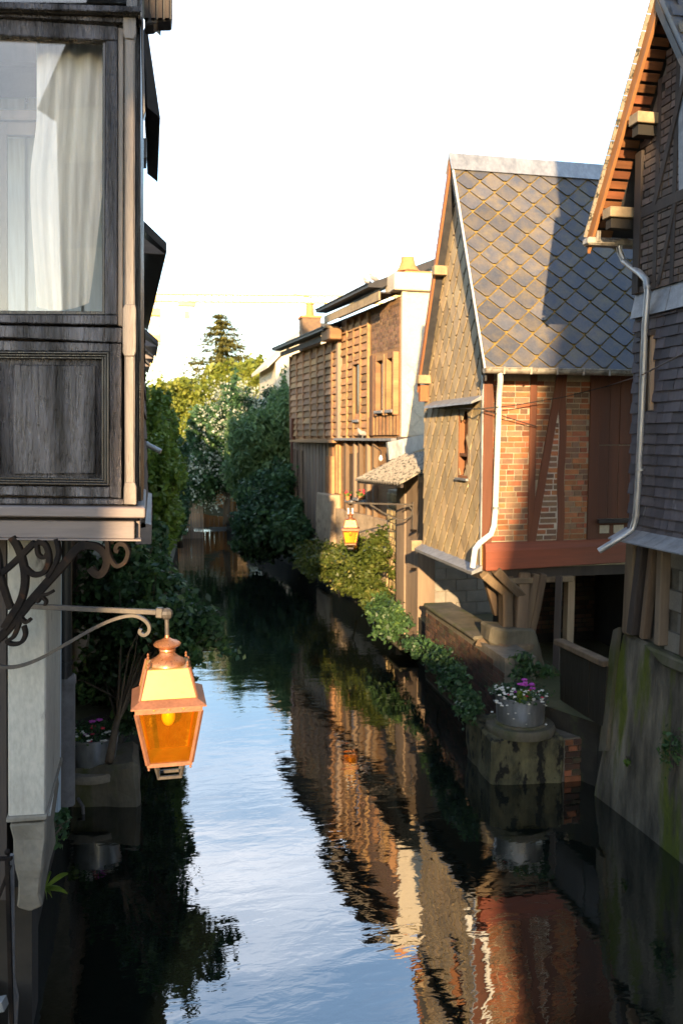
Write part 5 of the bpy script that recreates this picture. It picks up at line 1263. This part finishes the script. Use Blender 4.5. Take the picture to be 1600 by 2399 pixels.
# board fence closing the view along the water
fe = thing('board_fence', (2.4, 37.5, .75), 'orange board fence coloured as if sunlit at the far bend of the canal', 'fence')
for k in range(16): MB().bx(.6+k*.2,.6+k*.2+.18,37.5+.01*(k % 2),37.54,.1,2.0+.1*math.sin(k*2.1)).build('board', M['fence_wood'], fe)
for z in (.5, 1.6): MB().bx(.6,3.8,37.55,37.6,z,z+.1).build('rail', M['orange_wood'], fe)
fe2 = thing('reed_screen', (1.6, 34.2, .4), 'pale upright reed screen at the bend near the fence', 'screen')
for k in range(14): MB().bx(1.15+k*.07,1.2+k*.07,34.2,34.24,.0,1.3+.12*math.sin(k*1.7)).build('reed', M['plank_grey'], fe2)

# ------------------------------------------------------------------ plants
G1 = 'shrubs along the left bank'
plant('bank_shrub', (-.45,8.9,.7), [(P(325,1530,10.2),(.5,.6,.75),5500),(P(270,1620,10.6),(.6,.5,.6),3500),(P(420,1470,9.3),(.38,.5,.35),1700)], .052, 'shrub', 'dark leafy shrub behind the lantern reaching over the water', 'shrub', 3, .035, 30, G1, hollow=.15)
ov = plant('overhanging_branch_shrub', (-.2,10.2,.7), [(P(395,1440,9.8),(.26,.4,.26),700),(P(462,1490,9.4),(.25,.3,.15),300),(P(530,1532,9.2),(.14,.2,.05),60),(P(380,1365,10.2),(.22,.4,.26),600),(P(440,1555,9.3),(.19,.25,.13),200)], .055, 'shrub', 'leafy branches hanging out over the bright water behind the lantern', 'shrub', 4, .03, 22, G1, hollow=.1)
plant('bank_shrub', (-.3,11.6,.7), [(P(300,1370,11.5),(.42,.8,.65),4300),(P(345,1270,12.5),(.26,.8,.45),2600),(P(280,1420,11),(.5,.6,.6),3000)], .065, 'shrub', 'dark shrub under the timber bay on the left bank', 'shrub', 5, .05, 20, G1, hollow=.2)
plant('bank_tree', (.2,15.5,.7), [(P(368,1140,15),(.36,1.3,.85),10000),(P(372,1220,15),(.34,1.2,.55),7000),(P(358,1020,17),(.25,1.2,.7),6000)], .06, 'lush', 'tall green bushy tree against the left houses', 'tree', 6, .09, 20, hollow=.25)
plant('bank_tree', (.35,21,.7), [(P(372,1000,22),(.38,1.8,.75),8000),(P(388,1100,21),(.38,1.5,1.0),10000),(P(390,1200,20),(.3,1.3,.6),5500)], .072, 'lush', 'green leafy tree beyond the left houses beside the water', 'tree', 8, .1, 20, hollow=.25)
plant('bank_bush', (.95,27,.6), [(P(415,1170,27),(.36,1.5,.8),6500),(P(412,1090,28),(.36,1.6,.9),6500),(P(410,1225,26),(.30,1.2,.36),3000)], .085, 'dark', 'dark bush overhanging the left bank near the far bend', 'bush', 9, .08, 14, hollow=.25)
plant('bank_bush', (4.0,25.5,.6), [(P(620,1230,25.5),(.95,1.6,1.05),13000),(P(680,1250,24.5),(.6,1.2,.7),7000),(P(600,1275,26),(.6,1.2,.5),3500),(P(655,1150,27),(.8,1.4,.8),8000)], .085, 'dark', 'big dark bush leaning over the water beneath the brown houses', 'bush', 10, .08, 22, hollow=.25)
plant('willow_bush', (4.0,30,.6), [(P(610,1060,30),(1.2,1.8,1.5),19000),(P(665,1010,30),(.7,1.5,1.6),11000),(P(590,1120,31),(.8,1.5,.9),9000)], .075, 'willow', 'grey green willowy bush behind the dark bush', 'bush', 12, .1, 18, droop=.6, elong=3.0, hollow=.3)
wc = plant('flowering_climber', (3.0,34,.6), [(P(540,1040,34),(1.35,1.6,1.9),15000),(P(480,1110,34),(.9,1.4,1.1),7500),(P(625,1000,34),(1.2,1.4,1.1),7000)], .11, 'dark', 'white flowering climber mounded over a bush at the bend', 'climber', 13, .12, 16, hollow=.45)
me, _ = leaf_mesh([(P(540,1030,33.8),(1.6,1.85,2.25),3200),(P(480,1110,33.6),(1.05,1.7,1.3),1100),(P(625,985,33.6),(1.4,1.6,1.35),1900)], .085, 131, hollow=.93, elong=1.1, clumps=90)
me.materials.append(L_['bloom']); o = bpy.data.objects.new('blossom', me); COL.objects.link(o); o.parent = wc; o.location = -Vector(wc.location)
tb = 'sunlit trees beyond the bend'
plant('round_tree', (5.2,48,.7), [(P(555,930,48),(1.7,2.0,1.5),14000),(P(610,915,48),(1.1,1.6,1.4),8000),(P(490,945,47),(1.3,1.6,1.2),8000),(P(585,875,49),(.8,1.2,.7),2200),(P(600,980,46),(1.3,1.6,1.0),5000)], .17, 'sunny', 'rounded sunlit yellow green tree in front of the conifer', 'tree', 14, .2, 20, tb, hollow=.35)
plant('hedge_tree', (2.2,45,.7), [(P(400,975,44),(1.2,1.6,1.3),9500),(P(435,925,45),(.7,1.2,.8),2600),(P(375,940,43),(.5,1.0,1.0),2300),(P(455,980,45),(1.2,1.4,1.2),5500)], .13, 'sunny', 'sunlit yellow green hedge tree below the crane mast', 'tree', 15, .12, 14, tb, hollow=.3)
# mown bank in the sun with a dry stone edge
sb_ = thing('garden_mound', (1.5,36,.7), 'sunlit grassy mound with a brown edge behind the left bushes', 'mound')
md = MB()
for j in range(9):
    for i in range(13):
        x = .2 + i*.25; y = 35.5 + j*.35; md.v.append(Vector((x,y,.7 + 3.3*math.exp(-((x-1.0)/1.3)**2)*min(1,(j+.4)/4) + .08*mnoise.noise(Vector((x*2,y*2,0))))))
for j in range(8):
    for i in range(12): md.f.append((j*13+i,j*13+i+1,(j+1)*13+i+1,(j+1)*13+i))
md.build('turf', M['ground'], sb_, recalc=False)
me, _ = leaf_mesh([(Vector((1.2,36.6,3.3)),(1.1,1.2,.7),5000)], .12, 133, flat=.5); me.materials.append(L_['sunny']); o = bpy.data.objects.new('ground_cover', me); COL.objects.link(o); o.parent = sb_; o.location = -Vector(sb_.location)
# conifer: tiers of drooping boughs
cf = thing('conifer', (P(522,1000,55).x, P(522,1000,55).y, .7), 'tall pointed conifer standing above the sunlit trees', 'tree', tb)
cb = Vector(cf.location); ctop = P(520,722,55).z
MB().tube([cb, Vector((cb.x,cb.y,ctop))], [.25,.02], 8).build('trunk', M['bark'], cf)
VV = []; rs = np.random.RandomState(5)
nt = 26
for k in range(nt):
    f = k/nt; z = cb.z + 2.5 + (ctop-cb.z-2.6)*f; R0 = (1-f)**0.8*5.4 + .12
    nb = int(12 + 22*(1-f))
    for q in range(nb):
        a = rs.rand()*6.283; ln = R0*(.7+.4*rs.rand()); m_ = int(26 + 75*(1-f))
        t_ = rs.rand(m_)**.8
        px_ = cb.x + np.cos(a)*ln*t_ + rs.normal(size=m_)*.10; py_ = cb.y + np.sin(a)*ln*t_ + rs.normal(size=m_)*.10
        pz_ = z - .28*ln*t_ + .20*ln*t_**2 + rs.normal(size=m_)*.06 - rs.rand(m_)*.12
        for i in range(m_):
            d = np.array([np.cos(a)+rs.normal()*.6, np.sin(a)+rs.normal()*.6, -.4+rs.normal()*.4]); d /= np.linalg.norm(d)
            s_ = np.array([-d[1], d[0], rs.normal()*.4]); p_ = np.array([px_[i],py_[i],pz_[i]])
            VV += [p_-d*.16, p_+s_*.05, p_+d*.16, p_-s_*.05]
vv = np.array(VV); nq = len(vv)//4
me = bpy.data.meshes.new('boughs'); me.vertices.add(len(vv)); me.vertices.foreach_set('co', vv.ravel().astype(np.float32)); me.loops.add(nq*4); me.loops.foreach_set('vertex_index', np.arange(nq*4,dtype=np.int32)); me.polygons.add(nq); me.polygons.foreach_set('loop_start', np.arange(0,nq*4,4,dtype=np.int32)); me.update(calc_edges=True)
me.materials.append(L_['conifer']); o = bpy.data.objects.new('crown', me); COL.objects.link(o); o.parent = cf; o.location = -cb
# wood in the distance, both sides
me, _ = leaf_mesh([(Vector((x, 80+6*math.sin(x), 3.2)), (5,4,3.2+1.0*math.sin(x*1.7)), 1600) for x in range(-60, 90, 7) if not -4 < x < 12], .6, 41, hollow=.3)
me.materials.append(L_['lush']); o = bpy.data.objects.new('distant_wood', me); COL.objects.link(o); tag(o, 'low line of distant trees on the horizon', 'wood', kind='stuff')
# right bank greenery
plant('bank_bush', (4.75,19.4,.4), [(P(800,1320,19.0),(.75,1.0,.38),5000),(P(740,1310,21),(.5,1.0,.42),2800),(P(860,1310,17.6),(.5,.7,.5),3200),(P(830,1375,17.5),(.45,.6,.22),1500),(P(880,1400,16.6),(.3,.4,.3),1100)], .055, 'bank', 'sunlit yellow green bush at the water edge below the small lantern', 'bush', 20, .02, 26, hollow=.2)
G2 = 'ivy and weeds on the right masonry'
plant('wall_weed', (4.55,15.6,.2), [(P(920,1465,15.0),(.3,.7,.28),1600),(P(900,1440,15.8),(.25,.5,.3),1000)], .05, 'shrub', 'weeds at the foot of the wooden shed wall', 'weeds', 21, .012, 10, G2, hollow=.1, stem='stem')
plant('wall_weed', (4.4,12.5,.3), [(P(1022,1540,12.3),(.14,.6,.22),800),(P(975,1515,13.6),(.14,.5,.17),500)], .04, 'dark', 'weeds spilling down the low brick wall to the water', 'weeds', 22, .012, 10, G2, hollow=.1, stem='stem')
plant('wall_weed', (4.2,10.6,.3), [(P(1070,1610,10.8),(.14,.5,.22),1000),(P(1098,1655,10.2),(.12,.3,.15),700),(P(1050,1565,11.5),(.14,.4,.2),500)], .04, 'dark', 'bluish weeds beside the flower tub at the low brick wall', 'weeds', 23, .012, 10, G2, hollow=.1, stem='stem')
plant('wall_weed', (4.6,9.9,.8), [(P(1225,1560,10.1),(.22,.2,.12),260),(P(1285,1575,9.9),(.12,.15,.06),60)], .034, 'shrub', 'dark strappy plant behind the flower tub', 'weeds', 24, .012, 10, G2, elong=3.5, hollow=.1, stem='stem')
plant('wall_weed', (4.78,6.9,.9), [(PX(1572,1740,4.78),(.03,.15,.22),160)], .03, 'shrub', 'small creeper on the mossy concrete wall', 'weeds', 25, .004, 4, G2, hollow=.1, stem='stem')
plant('wall_weed', (4.76,7.7,.75), [(PX(1465,1785,4.76),(.03,.06,.04),26)], .03, 'lush', 'tiny weed sprouting from the concrete wall above the water', 'weeds', 26, .004, 3, G2, hollow=.1, stem='stem')
plant('wall_weed', (-.62,5.3,1.6), [(P(140,1930,5.3),(.05,.15,.16),350)], .03, 'dark', 'ivy hanging behind the rendered pier foot', 'weeds', 27, .006, 4, 'ivy on the left masonry', hollow=.1, stem='stem')
# fern
fr_ = thing('fern', P(104,2085,4.75), 'green hart-tongue fern growing from the foot of the rendered pier', 'fern')
for k, (u, v, w_) in enumerate(((160,2048,.03),(158,2095,.03),(120,2045,.035),(122,2105,.028),(106,2035,.03),(110,2110,.024))):
    a, c = Vector(fr_.location), P(u, v, 4.7-.03*k); m_ = a.lerp(c,.55)+Vector((0,0,.03)); q = MB(); n_ = 8; pts = []
    for i in range(n_+1):
        t = i/n_; p = (1-t)**2*a+2*t*(1-t)*m_+t*t*c; ww = w_*math.sin(math.pi*min(.97,t*.9+.08))**.7
        q.v += [p+Vector((0,0,ww*.6))+HF*ww*.3, p, p-Vector((0,0,ww*.6))+HF*ww*.3]
    for i in range(n_): q.f += [(3*i,3*i+1,3*i+4,3*i+3),(3*i+1,3*i+2,3*i+5,3*i+4)]
    q.build('frond', L_['fern'], fr_, smooth=True, recalc=False)
# window-box geraniums on the brown house
for u in (826, 857):
    q = thing('flower_pot', bp_(bs(u)[0], .13, bs(u,1172)[1]), 'red geranium pot on a window ledge of the brown house, ' + ('beside the awning' if u > 840 else 'above the lantern'), 'flower pot', 'red geranium pots on the brown house')
    c = Vector(q.location)
    MB().lathe(c, [(.045,0),(.06,.10),(.064,.11)], 12).build('pot', M['clay'], q)
    lm = leaf_mesh([(c+Vector((0,0,.15)), (.09,.09,.06), 60)], .04, 61)
    o = bpy.data.objects.new('leaves', lm[0]); lm[0].materials.append(L_['lush']); COL.objects.link(o); o.parent = q; o.location = -c
    bl_ = MB(); r3 = random.Random(u)
    for k in range(9): bl_.ell(c+Vector((r3.uniform(-.08,.08), r3.uniform(-.08,.08), r3.uniform(.14,.26))), (.022,.022,.02), 6, 4)
    bl_.build('blooms', M['fl_red'], q)

# ------------------------------------------------------------------ tower crane far away
cr = thing('tower_crane', P(368,1000,120), 'pale yellow tower crane with long jib above the trees', 'crane')
C = M['crane']
def lattice(p, q, w, h, n, up, name, mw):
    p, q = Vector(p), Vector(q); d = (q-p); a = d.normalized(); s = a.cross(Vector(up)).normalized(); u_ = s.cross(a).normalized()
    mb = MB(); cs = [(-w/2,-h/2),(w/2,-h/2),(w/2,h/2),(-w/2,h/2)]
    for x, y in cs: mb.bar(p+s*x+u_*y, q+s*x+u_*y, mw, mw)
    for k in range(n):
        A, B = p+d*(k/n), p+d*((k+1)/n)
        for i in range(4):
            (x0,y0),(x1,y1) = cs[i], cs[(i+1) % 4]
            mb.bar(A+s*x0+u_*y0, B+s*x1+u_*y1, mw*.6, mw*.6); mb.bar(A+s*x0+u_*y0, A+s*x1+u_*y1, mw*.6, mw*.6)
    return mb.build(name, C, cr, recalc=False)
base = Vector((cr.location.x, cr.location.y, .7)); topm = Vector((base.x, base.y, P(370,740,120).z))
lattice(base, topm, 1.3, 1.3, 16, (0,1,0), 'mast', .16)
MB().bx(base.x-.8,base.x+.8,base.y-.8,base.y+.8,P(370,800,120).z,P(370,786,120).z).build('climbing_collar', C, cr)
MB().bx(base.x-.8,base.x+.8,base.y-.8,base.y+.8,topm.z,topm.z+1.0).build('slewing_ring', C, cr)
MB().bx(base.x-1.9,base.x-.7,base.y-1.4,base.y+.2,topm.z+.2,topm.z+2.0).build('cab', C, cr)
jl = P(380,698,120); jl = Vector((base.x-2, base.y, jl.z)); jr = P(860,703,120)
jr = Vector((jr.x+8, jr.y, jl.z))
lattice(jl, jr, .9, 1.0, 40, (0,0,1), 'jib', .13)
lattice(Vector((base.x,base.y,topm.z+1)), Vector((base.x-1.0,base.y,P(345,600,120).z)), .8, .8, 6, (0,1,0), 'apex_mast', .12)
MB().tube([Vector((base.x-1.0,base.y,P(345,600,120).z)), jl.lerp(jr,.62)], .09, 6).build('tie_rod', C, cr)
tq = P(438,712,120); tr = Vector((tq.x, jl.lerp(jr,.15).y, jl.z-.9))
MB().bx(tr.x-1.2,tr.x+1.2,tr.y-.5,tr.y+.5,tr.z-.2,tr.z+.35).build('trolley', C, cr)
MB().bx(tr.x-.35,tr.x+.35,tr.y-.2,tr.y+.2,tr.z-1.9,tr.z-.9).build('hook_block', C, cr)
MB().tube([tr, tr+Vector((0,0,-1.0))], .04, 5).build('hoist_rope', C, cr)

# ------------------------------------------------------------------ birds
def pigeon(p, yaw, label, grp):
    p = Vector(p); t = thing('pigeon', p, label, 'bird', grp); Rm = Matrix.Rotation(yaw, 3, 'Z')
    q = MB(); f = lambda x, y, z: p + Rm @ Vector((x, y, z))
    q.tube([f(-.16,0,.08),f(-.10,0,.09),f(-.03,0,.11),f(.05,0,.13),f(.085,0,.17),f(.10,0,.20),f(.12,0,.215),f(.145,0,.205)], [.018,.035,.06,.06,.042,.03,.028,.004], 10)
    q.tube([f(0,.02,.07),f(0,.02,0)], .006, 5); q.tube([f(0,-.02,.07),f(0,-.02,0)], .006, 5)
    q.build('body', M['bird'], t, smooth=True)
    MB().add([f(-.12,-.03,.09),f(-.12,.03,.09),f(-.24,.035,.06),f(-.24,-.035,.06)], [(0,1,2,3)]).build('tail', M['bird'], t, recalc=False)
bg = 'pigeons on the brown house'
zr = 7.12+.17
for (u, v) in ((847,650), (862,640)):
    s = bs(u, 700, .2)[0]; d = ray(u, v); 
    q = bp_(s, .05, 0); o_ = .05; q.z = zr + 1.3*(.62-.05)/(.62+2.6)
    pigeon(q, rad(200), 'pale pigeon on the black roof of the tall brown house, ' + ('nearer the chimney pot' if u > 850 else 'farther from the chimney pot'), bg)
pigeon(bp_(bs(862,1020)[0], .14, 3.99), rad(190), 'grey pigeon on the ledge of the tall brown house', bg)

# ------------------------------------------------------------------ behind the camera: bridge and unseen houses placed and shaped for the shade they cast
br = thing('stone_bridge', (2, -3, 0), 'low stone footbridge with solid parapet across the canal', 'bridge')
MB().bx(-1.2,5.6,-4.6,-.7,2.0,2.35).build('deck', M['concrete'], br)
MB().bx(-3.4,5.6,-.70,-.45,2.0,3.22).build('parapet', M['concrete'], br)  # left end lengthened past the deck to shade the railing
for x in (-1.4, 5.3): MB().bx(x,x+.8,-4.8,-.4,-1,2.0).build('abutment', M['concrete'], br)
def shade_house(x0, x1, y0, y1, ze, zr, label, ridge='y'):
    t = thing('shade_street_house', ((x0+x1)/2,(y0+y1)/2,.7), label, 'house', 'unseen shade-casting houses behind the bridge')
    MB().bx(x0,x1,y0,y1,.3,ze).build('wall', M['cream_render'], t)
    xm, ym = (x0+x1)/2, (y0+y1)/2
    if ridge == 'y': MB().prism([(x0-.2,y0-.2,ze),(x1+.2,y0-.2,ze),(xm,y0-.2,zr)], (0,y1-y0+.4,0)).build('roof', M['slate_dark'], t)
    else: MB().prism([(x0-.2,y0-.2,ze),(x0-.2,y1+.2,ze),(x0-.2,ym,zr)], (x1-x0+.4,0,0)).build('roof', M['slate_dark'], t)
    for k in range(3):
        x = x0+(x1-x0)*(k+.5)/3
        for z in (1.6, 4.4):
            if z+1.4 < ze: MB().bx(x-.4,x+.4,y1-.01,y1+.04,z,z+1.3).build('window', M['dark_glass'], t)
    return t
tl = SUND.z/ (Vector((SUND.x,SUND.y)).length)      # fall of a sun ray per metre
lh = thing('shade_street_house', (-8,-8.6,.7), 'unseen tall narrow pale house left of the bridge, leaning to shape the bay shadow', 'house', 'unseen shade-casting houses behind the bridge')
MB().prism([(-6.1,-12,.3),(-5.12,-12,.3),(-4.38,-12,9.5),(-6.1,-12,9.5)], (0,6.8,0)).build('wall', M['cream_render'], lh)  # wall leans so its shadow edge slants across the bay
MB().prism([(-6.4,-12.1,9.5),(-4.0,-12.1,9.5),(-5.2,-12.1,11.6)], (0,7.0,0)).build('roof', M['slate_dark'], lh)
for k in range(1):
    for z in (1.6, 4.4, 7.2): MB().bx(-5.95,-5.3,-5.21,-5.16,z,z+1.4).build('window', M['dark_glass'], lh)
def px_at(X10, Y): return X10 + (Y-10.5)*math.tan(SUN_AZ)
YO = -26.0
drop = (10.5-YO)/math.cos(SUN_AZ)*math.tan(SUN_EL)
bh2 = thing('shade_street_house', (px_at(7,YO),YO-3,.7), 'unseen large pale house with steep roof shaped for its shadow on the brick house', 'house', 'unseen shade-casting houses behind the bridge')
MB().prism([(px_at(x,YO),YO,z) for x,z in ((4.45,.3),(4.50,2.2+drop),(12,2.2+drop),(12,.3))], (0,-7,0)).build('wall', M['cream_render'], bh2)
MB().prism([(px_at(x,YO),YO,z+drop) for x,z in ((4.50,2.2),(4.85,3.6),(5.1,5.0),(5.3,5.6),(5.55,6.0),(5.8,6.6),(12,6.6),(12,2.2))], (0,-7,0)).build('roof', M['slate_dark'], bh2)  # roof profile shaped to the shadow edge on the brick house
jh = thing('jettied_shade_house', (6,3,.7), 'unseen tall jettied house on the right bank, added to shade the slate roof', 'house', 'unseen shade-casting houses beside the bridge')
MB().bx(4.95,9,.6,4.2,.3,7.85).build('wall', M['cream_render'], jh)
MB().bx(3.76,9,.8,4.3,7.88,10.8).build('unseen_shade_storey', M['dark_timber'], jh)  # unseen overhang placed for the sharp shadow on the slate roof
MB().prism([(3.55,.6,10.8),(9,.6,10.8),(6.4,.6,13)], (0,3.9,0)).build('roof', M['slate_dark'], jh)
for y in (1.4,3.3): MB().bar((4.95,y,6.6),(4.0,y,7.86),.14,.14).build('jetty_strut', M['dark_timber'], jh)
for k in range(3):
    for z in (2, 5, 8): MB().bx(px_at(5.0+k*2,YO),px_at(6.0+k*2,YO),YO-.01,YO+.04,z,z+1.5).build('window', M['dark_glass'], bh2)
xA, xB = px_at(4.45,YO), px_at(2.75,YO)
shade_house(xB, xA-.05, YO-7, YO-.5, 1.2+drop, 1.7+drop, 'unseen lower pale house beside the large one, added for its shade', 'x')  # unseen low house added to shade the foot of the shed
